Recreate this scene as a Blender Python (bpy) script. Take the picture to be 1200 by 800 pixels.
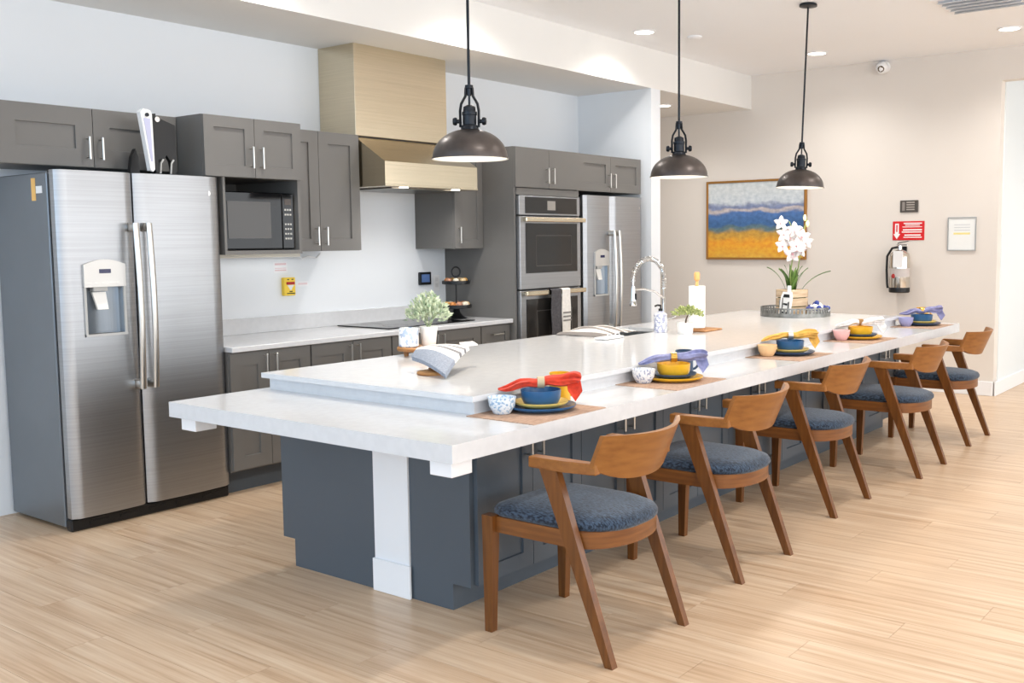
import bpy, bmesh, math, random
from math import sin, cos, pi, radians
from mathutils import Vector, Matrix
random.seed(7)
for o in list(bpy.data.objects): bpy.data.objects.remove(o)
SC = bpy.context.scene
COL = SC.collection

# ------------------------------------------------------------------ camera
F_PX, CX, CY = 1190.28, 665.9, 392.6
YAW, PITCH, ROLL = radians(36.876), radians(5.302), radians(-0.5246)
CAM_H = 1.42
cam = bpy.data.cameras.new('camera')
cam.sensor_width = 36.0
cam.lens = F_PX / 1200 * 36
cam.shift_x = -(CX - 600) / 1200
cam.shift_y = (CY - 400) / 1200
cam.clip_start = 0.05
camo = bpy.data.objects.new('camera', cam)
COL.objects.link(camo)
fw = Vector((cos(YAW)*cos(PITCH), sin(YAW)*cos(PITCH), -sin(PITCH)))
rt = Vector((sin(YAW), -cos(YAW), 0))
up = rt.cross(fw)
r2 = cos(ROLL)*rt + sin(ROLL)*up
u2 = -sin(ROLL)*rt + cos(ROLL)*up
camo.matrix_world = Matrix(((r2.x, u2.x, -fw.x, 0), (r2.y, u2.y, -fw.y, 0), (r2.z, u2.z, -fw.z, CAM_H), (0, 0, 0, 1)))
SC.camera = camo

# ------------------------------------------------------------------ world, daylight, exposure
SC.view_settings.view_transform = 'Standard'
SC.view_settings.look = 'None'
SC.view_settings.gamma = 1.0
SC.view_settings.use_curve_mapping = False
SC.view_settings.exposure = 0.12
w = bpy.data.worlds.new('sky'); SC.world = w
w.use_nodes = True
w.node_tree.nodes['Background'].inputs[0].default_value = (0.80, 0.90, 1.0, 1)
w.node_tree.nodes['Background'].inputs[1].default_value = 1.0

def area(name, loc, rot, sx, sy, power, color):
    l = bpy.data.lights.new(name, 'AREA'); l.shape = 'RECTANGLE'; l.size = sx; l.size_y = sy
    l.energy = power; l.color = color
    o = bpy.data.objects.new(name, l); COL.objects.link(o); o.location = loc; o.rotation_euler = rot
    return o
# daylight through the windows behind the camera (facing +y) and on the left (facing +x)
WIN_FRONT = [(-2.8, 0.9), (1.0, 4.7), (4.8, 8.5), (8.6, 12.3)]
WIN_LEFT = [(-2.6, -0.4), (0.4, 2.6), (3.0, 5.0)]
for a, b in WIN_FRONT:
    area('window_daylight', ((a+b)/2, -3.93, 1.82), (radians(90), 0, 0), b-a-.1, 1.8, 74, (0.97, 0.985, 1.0))
for a, b in WIN_LEFT:
    area('window_daylight', (-2.93, (a+b)/2, 1.82), (radians(90), 0, radians(-90)), b-a-.1, 1.8, 46, (0.50, 0.74, 1.0))

# ------------------------------------------------------------------ helpers
def lin(c):
    return tuple(((v/255)/12.92 if v/255 <= 0.04045 else ((v/255+0.055)/1.055)**2.4) for v in c) + (1,)

MATS = {}
def mat(name, rgb, rough=.5, metal=0., spec=.5, var=0., vscale=(8, 8, 8), bump=0., bscale=60, rgb2=None, trans=0., coat=0., sheen=0., emit=0., ecol=None, ramp=(.35, .65), detail=4, coords='Object', ior=1.45):
    """Principled material; var / rgb2 mix a stretched noise, bump adds fine relief."""
    if name in MATS: return MATS[name]
    m = bpy.data.materials.new(name); m.use_nodes = True; MATS[name] = m
    n = m.node_tree.nodes; L = m.node_tree.links
    p = n['Principled BSDF']
    p.inputs['Base Color'].default_value = lin(rgb)
    p.inputs['Roughness'].default_value = rough
    p.inputs['Metallic'].default_value = metal
    p.inputs['Specular IOR Level'].default_value = spec
    p.inputs['Transmission Weight'].default_value = trans
    p.inputs['Coat Weight'].default_value = coat
    p.inputs['Sheen Weight'].default_value = sheen
    p.inputs['IOR'].default_value = ior
    if emit:
        p.inputs['Emission Color'].default_value = lin(ecol or rgb); p.inputs['Emission Strength'].default_value = emit
    tc = n.new('ShaderNodeTexCoord')
    if var or rgb2:
        mp = n.new('ShaderNodeMapping'); mp.inputs['Scale'].default_value = vscale
        L.new(tc.outputs[coords], mp.inputs[0])
        no = n.new('ShaderNodeTexNoise'); no.inputs['Scale'].default_value = 1.0; no.inputs['Detail'].default_value = detail
        L.new(mp.outputs[0], no.inputs['Vector'])
        cr = n.new('ShaderNodeValToRGB'); cr.color_ramp.elements[0].position = ramp[0]; cr.color_ramp.elements[1].position = ramp[1]
        c2 = rgb2 or tuple(max(0, v*(1-var)) for v in rgb)
        cr.color_ramp.elements[0].color = lin(c2); cr.color_ramp.elements[1].color = lin(rgb)
        L.new(no.outputs[0], cr.inputs[0]); L.new(cr.outputs[0], p.inputs['Base Color'])
    if bump:
        no = n.new('ShaderNodeTexNoise'); no.inputs['Detail'].default_value = 3
        mp = n.new('ShaderNodeMapping'); mp.inputs['Scale'].default_value = bscale if isinstance(bscale, tuple) else (bscale,)*3
        L.new(tc.outputs[coords], mp.inputs[0]); L.new(mp.outputs[0], no.inputs['Vector']); no.inputs['Scale'].default_value = 1
        b = n.new('ShaderNodeBump'); b.inputs['Strength'].default_value = bump; b.inputs['Distance'].default_value = .002
        L.new(no.outputs[0], b.inputs['Height']); L.new(b.outputs[0], p.inputs['Normal'])
    return m

class MB:
    """bmesh collector"""
    def __init__(s): s.bm = bmesh.new()
    def box(s, x0, x1, y0, y1, z0, z1, bev=0., seg=1):
        vs = [s.bm.verts.new((x, y, z)) for x in (x0, x1) for y in (y0, y1) for z in (z0, z1)]
        fs = [s.bm.faces.new([vs[i] for i in q]) for q in ((0,1,3,2),(4,6,7,5),(0,4,5,1),(2,3,7,6),(0,2,6,4),(1,5,7,3))]
        if bev:
            es = list({e for f in fs for e in f.edges})
            bmesh.ops.bevel(s.bm, geom=es, offset=bev, segments=seg, affect='EDGES', profile=.5)
        return s
    def hexa(s, b, t):
        """two quads (bottom, top) of 4 points"""
        vs = [s.bm.verts.new(p) for p in list(b)+list(t)]
        for q in ((3,2,1,0),(4,5,6,7),(0,1,5,4),(1,2,6,5),(2,3,7,6),(3,0,4,7)): s.bm.faces.new([vs[i] for i in q])
        return s
    def prism(s, poly, a0, a1, axis='z'):
        def P(u, v, a): return {'z': (u, v, a), 'x': (a, u, v), 'y': (u, a, v)}[axis]
        A = [s.bm.verts.new(P(u, v, a0)) for u, v in poly]; B = [s.bm.verts.new(P(u, v, a1)) for u, v in poly]
        n = len(poly)
        s.bm.faces.new(A[::-1]); s.bm.faces.new(B)
        for i in range(n): s.bm.faces.new((A[i], A[(i+1) % n], B[(i+1) % n], B[i]))
        return s
    def lathe(s, prof, c=(0, 0, 0), n=32, axis=None, closed=False):
        M = Matrix.Identity(3)
        if axis is not None: M = Vector((0, 0, 1)).rotation_difference(Vector(axis)).to_matrix()
        c = Vector(c); rings = []
        for r, z in prof:
            if r < 1e-6: rings.append([s.bm.verts.new(c + M @ Vector((0, 0, z)))])
            else: rings.append([s.bm.verts.new(c + M @ Vector((r*cos(2*pi*i/n), r*sin(2*pi*i/n), z))) for i in range(n)])
        prs = list(zip(rings, rings[1:]))
        if closed: prs.append((rings[-1], rings[0]))
        for a, b in prs:
            for i in range(n):
                j = (i+1) % n
                if len(a) == 1 and len(b) == 1: continue
                if len(a) == 1: s.bm.faces.new((a[0], b[j], b[i]))
                elif len(b) == 1: s.bm.faces.new((a[i], a[j], b[0]))
                else: s.bm.faces.new((a[i], a[j], b[j], b[i]))
        return s
    def cyl(s, p0, p1, r0, r1=None, n=16):
        r1 = r0 if r1 is None else r1
        d = Vector(p1)-Vector(p0)
        return s.lathe([(0, 0), (r0, 0), (r1, d.length), (0, d.length)], p0, n, d)
    def tube(s, pts, rad, n=10, cap=True, wave=None, closed=False):
        pts = [Vector(p) for p in pts]; k = len(pts)
        if not hasattr(rad, '__len__'): rad = [rad]*k
        prev = None; rings = []
        for i, p in enumerate(pts):
            if closed: t = (pts[(i+1) % k]-pts[i-1]).normalized()
            else: t = (pts[min(i+1, k-1)]-pts[max(i-1, 0)]).normalized()
            if prev is None:
                a = Vector((0, 0, 1)) if abs(t.z) < .9 else Vector((1, 0, 0))
                u = (a - t*a.dot(t)).normalized()
            else: u = (prev - t*prev.dot(t)).normalized()
            prev = u; v = t.cross(u); r = rad[i]
            ru, rv = r if isinstance(r, tuple) else (r, r)
            ring = []
            for j in range(n):
                th = 2*pi*j/n; q = 1 + (wave(i/(k-1), th) if wave else 0)
                ring.append(s.bm.verts.new(p + u*ru*q*cos(th) + v*rv*q*sin(th)))
            rings.append(ring)
        prs = list(zip(rings, rings[1:])) + ([(rings[-1], rings[0])] if closed else [])
        for a, b in prs:
            for j in range(n): s.bm.faces.new((a[j], a[(j+1) % n], b[(j+1) % n], b[j]))
        if cap and not closed: s.bm.faces.new(rings[0][::-1]); s.bm.faces.new(rings[-1])
        return s
    def grid(s, fn, nu, nv, thick=None):
        """surface fn(u,v)->point, u,v in 0..1; thick: offset vector function for a solid sheet"""
        A = [[s.bm.verts.new(fn(i/nu, j/nv)) for j in range(nv+1)] for i in range(nu+1)]
        for i in range(nu):
            for j in range(nv): s.bm.faces.new((A[i][j], A[i+1][j], A[i+1][j+1], A[i][j+1]))
        if thick:
            B = [[s.bm.verts.new(Vector(fn(i/nu, j/nv)) + Vector(thick(i/nu, j/nv))) for j in range(nv+1)] for i in range(nu+1)]
            for i in range(nu):
                for j in range(nv): s.bm.faces.new((B[i][j], B[i][j+1], B[i+1][j+1], B[i+1][j]))
            for i in range(nu):
                s.bm.faces.new((A[i][0], B[i][0], B[i+1][0], A[i+1][0])); s.bm.faces.new((A[i][nv], A[i+1][nv], B[i+1][nv], B[i][nv]))
            for j in range(nv):
                s.bm.faces.new((A[0][j], A[0][j+1], B[0][j+1], B[0][j])); s.bm.faces.new((A[nu][j], B[nu][j], B[nu][j+1], A[nu][j+1]))
        return s
    def sphere(s, c, r, sc=(1, 1, 1), n=12):
        prof = [(sin(pi*i/(n//2+2)), -cos(pi*i/(n//2+2))) for i in range(n//2+3)]
        st = len(s.bm.verts)
        s.lathe([(max(0, a), b) for a, b in prof], (0, 0, 0), n)
        s.bm.verts.ensure_lookup_table()
        for v in s.bm.verts[st:]: v.co = Vector((v.co.x*r*sc[0]+c[0], v.co.y*r*sc[1]+c[1], v.co.z*r*sc[2]+c[2]))
        return s
    def xform(s, M):
        for v in s.bm.verts: v.co = M @ v.co
        return s
    def obj(s, name, m, parent=None, smooth=False, angle=40):
        bmesh.ops.recalc_face_normals(s.bm, faces=s.bm.faces)
        if smooth:
            for f in s.bm.faces: f.smooth = True
            a = radians(angle)
            for e in s.bm.edges:
                if len(e.link_faces) == 2 and e.calc_face_angle(0) > a: e.smooth = False
        me = bpy.data.meshes.new(name); s.bm.to_mesh(me); s.bm.free()
        me.materials.append(m)
        o = bpy.data.objects.new(name, me); COL.objects.link(o)
        if parent is not None:
            o.parent = parent
            q = parent; off = Vector((0, 0, 0))
            if parent.get('_w'): off = -Vector(parent.location)
            o.location = off
        return o

def tag(o, label, cat, group=None):
    o['label'] = label; o['category'] = cat
    if group: o['group'] = group
    return o
def thing(name, label, cat, loc=(0, 0, 0), group=None, world=True):
    """Empty at the thing's base; with world=True its parts are given in world coordinates"""
    o = bpy.data.objects.new(name, None); COL.objects.link(o); o.location = loc; o.empty_display_size = .05
    if world: o['_w'] = 1
    return tag(o, label, cat, group)
def struct(o): o['kind'] = 'structure'; return o
def dup(root, loc, rotz=0., label=None):
    r = root.copy(); COL.objects.link(r); r.location = loc; r.rotation_euler = (0, 0, rotz)
    if label: r['label'] = label
    for ch in root.children:
        c = ch.copy(); COL.objects.link(c); c.parent = r
        for g in ch.children:
            d = g.copy(); COL.objects.link(d); d.parent = c
    return r

# ------------------------------------------------------------------ materials
M_back = mat('paint_back_wall', (234, 238, 242), .6, var=.015, vscale=(1, 1, 1), bump=.03, bscale=90)
M_far = mat('paint_warm_wall', (228, 221, 213), .65, var=.015, vscale=(1, 1, 1), bump=.03, bscale=90)
M_hall = mat('paint_hall_wall', (228, 234, 236), .6, var=.01, vscale=(1, 1, 1))
M_ceil = mat('paint_ceiling', (248, 250, 253), .75, var=.01, vscale=(1, 1, 1))
M_trim = mat('paint_trim_white', (240, 241, 243), .4)
M_quartz = mat('white_quartz', (214, 215, 217), .16, var=.02, vscale=(30, 30, 30), coat=.15)
M_cab = mat('grey_cabinet_paint', (111, 109, 106), .36, var=.03, vscale=(2, 2, 2))
M_cabi = mat('grey_island_paint', (80, 89, 98), .38, var=.03, vscale=(2, 2, 2))
M_dark = mat('cabinet_shadow_gap', (40, 46, 54), .6)
M_toe = mat('toe_kick', (78, 86, 94), .5)
M_nickel = mat('brushed_nickel', (205, 202, 196), .28, 1.)
M_steel = mat('stainless_steel', (170, 172, 175), .37, 1., var=.05, vscale=(1.5, 1.5, 160), bump=.03, bscale=(4, 4, 700))
M_steelw = mat('hood_steel', (212, 199, 174), .26, 1., var=.05, vscale=(1.5, 1.5, 160), bump=.03, bscale=(4, 4, 700))
M_fside = mat('fridge_side_grey', (120, 126, 132), .34, .55, var=.04, vscale=(3, 3, 3))
M_black = mat('black_plastic', (18, 19, 21), .38)
M_blackg = mat('black_glass', (12, 13, 15), .05, spec=.3)
M_ovglass = mat('oven_glass', (44, 42, 40), .06, spec=.4)
M_chrome = mat('polished_chrome', (225, 225, 224), .08, 1.)
M_bronze = mat('dark_bronze', (96, 89, 86), .36, .7, var=.2, vscale=(9, 9, 9))
M_iron = mat('black_iron', (38, 42, 48), .35, .6)
M_white = mat('white_enamel', (245, 243, 238), .3)
M_whitep = mat('white_plastic', (238, 238, 238), .4)
M_grey = mat('grey_plastic', (190, 190, 188), .4)
M_wood = mat('walnut_wood', (152, 99, 46), .34, rgb2=(130, 80, 34), vscale=(4, 30, 50), ramp=(.3, .7), bump=.04, bscale=(120, 20, 20))
M_woodl = mat('walnut_leg_wood', (120, 73, 31), .3, rgb2=(92, 54, 22), vscale=(60, 60, 4), ramp=(.3, .7))
M_woodb = mat('oak_board', (190, 138, 84), .45, rgb2=(150, 98, 54), vscale=(40, 5, 40))
M_seat = mat('blue_grey_tweed', (62, 79, 99), .9, rgb2=(20, 30, 44), vscale=(260, 60, 100), ramp=(.40, .60), bump=.5, bscale=(260, 120, 200), sheen=.2, detail=6)
M_emit = mat('lamp_lens', (255, 250, 240), .4, emit=9, ecol=(255, 246, 232))
M_glass = mat('clear_glass', (250, 252, 252), .02, trans=1., ior=1.3)

# ------------------------------------------------------------------ room shell
CEIL, WY, FX = 3.06, 5.56, 9.49
SOF_Y, SOF_Z = 4.775, 2.728
def floor_material():
    m = bpy.data.materials.new('light_oak_planks'); m.use_nodes = True
    n = m.node_tree.nodes; L = m.node_tree.links; p = n['Principled BSDF']
    p.inputs['Roughness'].default_value = .34; p.inputs['Specular IOR Level'].default_value = .45
    tc = n.new('ShaderNodeTexCoord'); oi = n.new('ShaderNodeObjectInfo')
    ad = n.new('ShaderNodeVectorMath'); ad.operation = 'MULTIPLY_ADD'
    cb = n.new('ShaderNodeCombineXYZ'); L.new(oi.outputs['Random'], cb.inputs[0]); L.new(oi.outputs['Random'], cb.inputs[1])
    ad.inputs[1].default_value = (37, 53, 1)
    L.new(cb.outputs[0], ad.inputs[0]); L.new(tc.outputs['Object'], ad.inputs[2])
    def noise(sc, detail):
        mp = n.new('ShaderNodeMapping'); mp.inputs['Scale'].default_value = sc
        no = n.new('ShaderNodeTexNoise'); no.inputs['Scale'].default_value = 1; no.inputs['Detail'].default_value = detail
        L.new(ad.outputs[0], mp.inputs[0]); L.new(mp.outputs[0], no.inputs['Vector']); return no
    a = noise((34, 1.1, 1), 5); b = noise((110, 3, 1), 3); 
    mx = n.new('ShaderNodeMath'); mx.operation = 'MULTIPLY_ADD'; mx.inputs[1].default_value = .45
    L.new(b.outputs[0], mx.inputs[0]); L.new(a.outputs[0], mx.inputs[2])
    m2 = n.new('ShaderNodeMath'); m2.operation = 'MULTIPLY_ADD'; m2.inputs[1].default_value = .07
    L.new(oi.outputs['Random'], m2.inputs[0]); L.new(mx.outputs[0], m2.inputs[2])
    cr = n.new('ShaderNodeValToRGB'); e = cr.color_ramp.elements
    e[0].position = .52; e[0].color = lin((178, 146, 115)); e[1].position = .98; e[1].color = lin((215, 192, 165))
    e2 = cr.color_ramp.elements.new(.72); e2.color = lin((200, 171, 141))
    L.new(m2.outputs[0], cr.inputs[0]); L.new(cr.outputs[0], p.inputs['Base Color'])
    return m
M_floor = floor_material()
M_sub = mat('floor_joint', (150, 112, 76), .7)

X0, X1, Y0, Y1 = -3.0, 13.0, -4.0, 7.5
fl = struct(MB().box(X0-.2, X1, Y0-.2, Y1, -.06, -.004).obj('floor', M_sub))
PW, PL, G = .18, 1.22, .0012
pm = MB().box(G/2-PW/2, PW/2-G/2, G/2-PL/2, PL/2-G/2, -.004, 0).obj('plank', M_floor, fl)
pm_data = pm.data
first = True; rest = MB(); cand = []
nx = int((X1-X0)/PW)+1
for i in range(nx):
    x = X0 + (i+.5)*PW; off = ((i*0.41) % 1)*PL
    j = -1
    while True:
        y = Y0 + j*PL + off; j += 1
        if y - PL/2 > Y1: break
        if y + PL/2 < Y0 - .3: continue
        d = Vector((x, y)).length; ang = math.degrees(math.atan2(y, x))
        hidden = 2.95 < x < 7.6 and 2.75 < y < 4.6 or y > 5.6
        ok = 5 < ang < 68 and d > 1.9 and not hidden
        cand.append((0 if ok else 1, d, x, y))
cand.sort()
for k, (h, d, x, y) in enumerate(cand):
    if h == 0 and k < 290:
        o = pm if k == 0 else pm.copy()
        if k: COL.objects.link(o)
        o.location = (x, y, 0)
    else: rest.box(x+G/2-PW/2, x+PW/2-G/2, y+G/2-PL/2, y+PL/2-G/2, -.004, 0)
ro = rest.obj('far_planks', M_floor, fl); ro['kind'] = 'stuff'

struct(MB().box(X0-.2, X1, Y0-.2, Y1+.2, CEIL, CEIL+.15).obj('ceiling', M_ceil))
struct(MB().box(X0, 7.59, WY, WY+.12, 0, CEIL).obj('wall_back', M_back))
struct(MB().box(7.59, 7.74, SOF_Y, WY+.12, 0, SOF_Z).obj('wall_wing', M_back))
struct(MB().box(X0, FX, SOF_Y, Y1, SOF_Z, CEIL).obj('wall_soffit', mat('paint_soffit', (236, 235, 232), .7, var=.01, vscale=(1, 1, 1))))
struct(MB().box(7.0, FX+.12, Y1, Y1+.12, 0, CEIL).obj('wall_passage', M_far))
struct(MB().box(FX, FX+.12, 2.37, Y1, 0, CEIL).box(FX, FX+.12, Y0, 2.37, 2.778, CEIL).obj('wall_far', M_far))
struct(MB().box(FX+.12, X1, 2.36, 2.48, 0, CEIL).obj('wall_hall', M_hall))
struct(MB().box(X1, X1+.12, Y0, 2.48, 0, CEIL).obj('wall_end', M_hall))
struct(MB().box(FX-.014, FX, 2.37, Y1, 0, .13, .003).obj('baseboard_far', M_trim))
struct(MB().box(FX, X1, 2.346, 2.36, 0, .13, .003).obj('baseboard_hall', M_trim))
def windowed_wall(name, spans, u0, u1, axis):
    m = MB(); edges = [u0] + [v for s in spans for v in s] + [u1]
    def b(a0, a1, z0, z1):
        if axis == 'y': m.box(a0, a1, -4.15, -4.0, z0, z1)
        else: m.box(-3.15, -3.0, a0, a1, z0, z1)
    for i in range(0, len(edges), 2): b(edges[i], edges[i+1], 0, CEIL)
    for a, c in spans: b(a, c, 0, .9); b(a, c, 2.75, CEIL)
    struct(m.obj(name, M_far))
windowed_wall('wall_front', WIN_FRONT, X0-.15, X1, 'y')
windowed_wall('wall_left', WIN_LEFT, Y0, Y1, 'x')
for k, (a, c) in enumerate(WIN_FRONT):
    m = MB()
    for u in (a, (a+c)/2-.02, c-.04): m.box(u, u+.04, -4.1, -4.04, .9, 2.75)
    for z in (.9, 2.05, 2.71): m.box(a, c, -4.1, -4.04, z, z+.04)
    struct(m.obj('window_%d' % (k+1), M_trim))
for k, (a, c) in enumerate(WIN_LEFT):
    m = MB()
    for u in (a, (a+c)/2-.02, c-.04): m.box(-3.1, -3.04, u, u+.04, .9, 2.75)
    for z in (.9, 2.05, 2.71): m.box(-3.1, -3.04, a, c, z, z+.04)
    struct(m.obj('window_%d' % (k+5), M_trim))

# ------------------------------------------------------------------ cabinets
def handle(parent, x, y, z0, z1, axis='z', x1=None):
    """slim bar pull standing off the door face at y (faces -y)"""
    m = MB()
    if axis == 'z':
        m.box(x-.005, x+.005, y-.034, y-.024, z0, z1, .002)
        for z in (z0+.012, z1-.012): m.cyl((x, y, z), (x, y-.026, z), .004, n=8)
    else:
        m.box(x, x1, y-.034, y-.024, z0-.005, z0+.005, .002)
        for q in (x+.012, x1-.012): m.cyl((q, y, z0), (q, y-.026, z0), .004, n=8)
    o = m.obj('handle', M_nickel); o.parent = parent
    return o
def door(root, x0, x1, z0, z1, y, fr=.062, hx=None, hz=None, name='door', m=None, hh=None, flat=False):
    """shaker door whose front is at y, facing -y"""
    mb = MB(); g = .0018
    mb.box(x0+g, x1-g, y, y+.02, z0+g, z1-g)
    if not flat:
        bmesh.ops.recalc_face_normals(mb.bm, faces=mb.bm.faces); mb.bm.normal_update()
        mb.bm.faces.ensure_lookup_table()
        f = [q for q in mb.bm.faces if all(abs(v.co.y-y) < 1e-4 for v in q.verts)]
        bmesh.ops.inset_region(mb.bm, faces=f, thickness=fr, use_even_offset=True)
        bmesh.ops.inset_region(mb.bm, faces=f, thickness=.0015, use_even_offset=True)
        for v in f[0].verts: v.co.y += .010
    d = mb.obj(name, m or M_cab, root)
    if hz: handle(d, hx, y, hz[0], hz[1])
    if hh: handle(d, hh[0], y, hh[2], None, 'x', hh[1])
    return d

# cabinet over the left fridge
c = thing('upper_cabinet', 'low two-door grey wall cabinet above the front steel refrigerator', 'cabinet', (2.79, 5.355, 1.82))
MB().box(2.31, 3.268, 5.17, WY-.001, 1.82, 2.122).obj('body', M_cab, c)
door(c, 2.31, 2.79, 1.82, 2.122, 5.15, .09, 2.756, (1.858, 1.976))
door(c, 2.79, 3.268, 1.82, 2.122, 5.15, .09, 2.826, (1.858, 1.976))
# microwave cabinet
c = thing('microwave_cabinet', 'deep grey wall cabinet with two doors over a microwave niche', 'cabinet', (3.595, 5.23, 1.36))
m = MB()
m.box(3.27, 3.92, 4.92, WY-.001, 1.79, 2.122)
m.box(3.39, 3.405, 4.92, WY-.001, 1.36, 1.79); m.box(3.90, 3.92, 4.92, WY-.001, 1.36, 1.79)
m.box(3.405, 3.90, 4.92, WY-.001, 1.36, 1.382); m.box(3.405, 3.90, 5.52, WY-.001, 1.382, 1.79)
m.obj('body', M_cab, c)
door(c, 3.27, 3.595, 1.79, 2.122, 4.90, .062, 3.566, (1.84, 1.963))
door(c, 3.595, 3.92, 1.79, 2.122, 4.90, .062, 3.632, (1.84, 1.963))
# microwave
c = thing('microwave', 'built-in black microwave with keypad in the cabinet niche', 'microwave', (3.6, 5.2, 1.384))
MB().box(3.408, 3.885, 4.965, 5.42, 1.384, 1.715, .004).obj('body', M_black, c)
d = MB().box(3.408, 3.80, 4.945, 4.965, 1.39, 1.712, .004).obj('door', M_blackg, c)
MB().box(3.43, 3.72, 4.9425, 4.9445, 1.45, 1.66).obj('window', mat('microwave_window', (54, 49, 44), .08, spec=.4), d)
k = MB().box(3.803, 3.885, 4.945, 4.965, 1.39, 1.712, .004).obj('keypad', M_blackg, c)
MB().box(3.82, 3.868, 4.9435, 4.9445, 1.645, 1.68).obj('display', mat('amber_display', (52, 36, 20), .2), k)
m = MB()
for r in range(7):
    for q in range(3):
        if r == 2: continue
        m.box(3.819+q*.018, 3.831+q*.018, 4.9437, 4.9445, 1.612-r*.028, 1.622-r*.028)
m.obj('keys', mat('key_print', (196, 194, 188), .5), k)
# narrow upper cabinet left of the hood
c = thing('upper_cabinet', 'tall two-door grey wall cabinet between microwave and range hood', 'cabinet', (4.255, 5.355, 1.37))
MB().box(3.922, 4.59, 5.17, WY-.001, 1.37, 2.125).obj('body', M_cab, c)
door(c, 3.922, 4.253, 1.37, 2.125, 5.15, .075, 4.215, (1.405, 1.523))
door(c, 4.253, 4.59, 1.37, 2.125, 5.15, .075, 4.287, (1.405, 1.523))
# upper cabinet right of hood
c = thing('upper_cabinet', 'narrow one-door grey wall cabinet between range hood and oven tower', 'cabinet', (5.62, 5.355, 1.37))
MB().box(5.494, 5.805, 5.17, WY-.001, 1.37, 2.115).obj('body', M_cab, c)
door(c, 5.494, 5.805, 1.37, 2.115, 5.15, .062, 5.53, (1.41, 1.53))
# tall oven cabinet
c = thing('oven_tower_cabinet', 'tall grey cabinet housing the double wall oven', 'cabinet', (6.22, 5.2, 0))
m = MB()
m.box(5.81, 5.83, 4.85, WY-.001, 0, 2.117); m.box(6.60, 6.62, 4.85, WY-.001, 0, 2.117)
m.box(5.83, 6.60, 4.87, WY-.001, 1.82, 2.117); m.box(5.83, 6.60, 4.87, WY-.001, 0.10, .42); m.box(5.83, 6.60, 5.50, WY-.001, .42, 1.82)
m.box(5.83, 6.60, 4.84, 4.87, 1.765, 1.815)
m.obj('body', M_cab, c)
door(c, 5.81, 6.212, 1.82, 2.117, 4.83, hx=6.178, hz=(1.855, 1.975), flat=True)
door(c, 6.212, 6.62, 1.82, 2.117, 4.83, hx=6.247, hz=(1.855, 1.975), flat=True)
door(c, 5.81, 6.62, .11, .41, 4.83, name='drawer', hh=(6.13, 6.30, .33))
# cabinet above right fridge
c = thing('upper_cabinet', 'low two-door grey cabinet above the far steel refrigerator', 'cabinet', (7.08, 5.2, 1.82))
MB().box(6.625, 7.54, 4.87, WY-.001, 1.82, 2.118).obj('body', M_cab, c)
door(c, 6.625, 7.077, 1.82, 2.118, 4.85, .07, 7.04, (1.855, 1.972))
door(c, 7.077, 7.54, 1.82, 2.118, 4.85, .07, 7.115, (1.855, 1.972))

# base cabinets under the wall counter
def base_unit(x0, x1, label, doors=None, drawers=False, toe_y=4.985, split=None):
    c = thing('base_cabinet', label, 'cabinet', ((x0+x1)/2, 5.2, 0), 'base cabinets under the wall counter')
    MB().box(x0, x1, 4.92, WY-.001, .13, .815).obj('body', M_cab, c)
    MB().box(x0, x1, toe_y, WY-.02, 0, .13).obj('toe_kick', M_toe, c)
    if drawers:
        for z0, z1 in ((.635, .808), (.39, .63), (.14, .385)):
            door(c, x0+.004, x1-.004, z0, z1, 4.90, .05, name='drawer', hh=((x0+x1)/2-.06, (x0+x1)/2+.06, (z0+z1)/2+.02))
    else:
        s = split or (x0+x1)/2
        door(c, x0+.004, s, .138, .81, 4.90, .075, s-.032, (.66, .79))
        door(c, s, x1-.004, .138, .81, 4.90, .075, s+.036, (.66, .79))
    return c
base_unit(3.373, 3.943, 'grey two-door base cabinet beside the front refrigerator', split=3.64)
base_unit(3.943, 4.605, 'grey two-door base cabinet left of the cooktop')
base_unit(4.605, 5.482, 'wide grey two-door base cabinet below the cooktop', split=5.04)
base_unit(5.482, 5.808, 'grey drawer base cabinet beside the oven tower', drawers=True)
o = MB().box(3.373, 5.808, 4.868, WY-.001, .815, .845, .003).obj('kitchen_worktop', M_quartz)
tag(o, 'long white quartz worktop along the back wall', 'countertop')
o2 = MB().box(3.373, 5.808, WY-.02, WY-.001, .845, .945, .002).obj('backsplash', M_quartz, o)
# cooktop
c = thing('cooktop', 'flush black glass cooktop under the range hood', 'cooktop', (5.06, 5.25, .845))
MB().box(4.66, 5.46, 4.985, 5.50, .846, .853, .002).obj('glass_top', M_blackg, c)
m = MB()
for x, y, r in ((4.85, 5.12, .09), (4.85, 5.36, .075), (5.27, 5.12, .075), (5.27, 5.36, .09)): m.lathe([(r-.003, .8532), (r, .8532), (r, .8535), (r-.003, .8535)], (x, y, 0), 40, closed=True)
m.obj('burner_mark', mat('burner_print', (110, 110, 110), .4), c)

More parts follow.
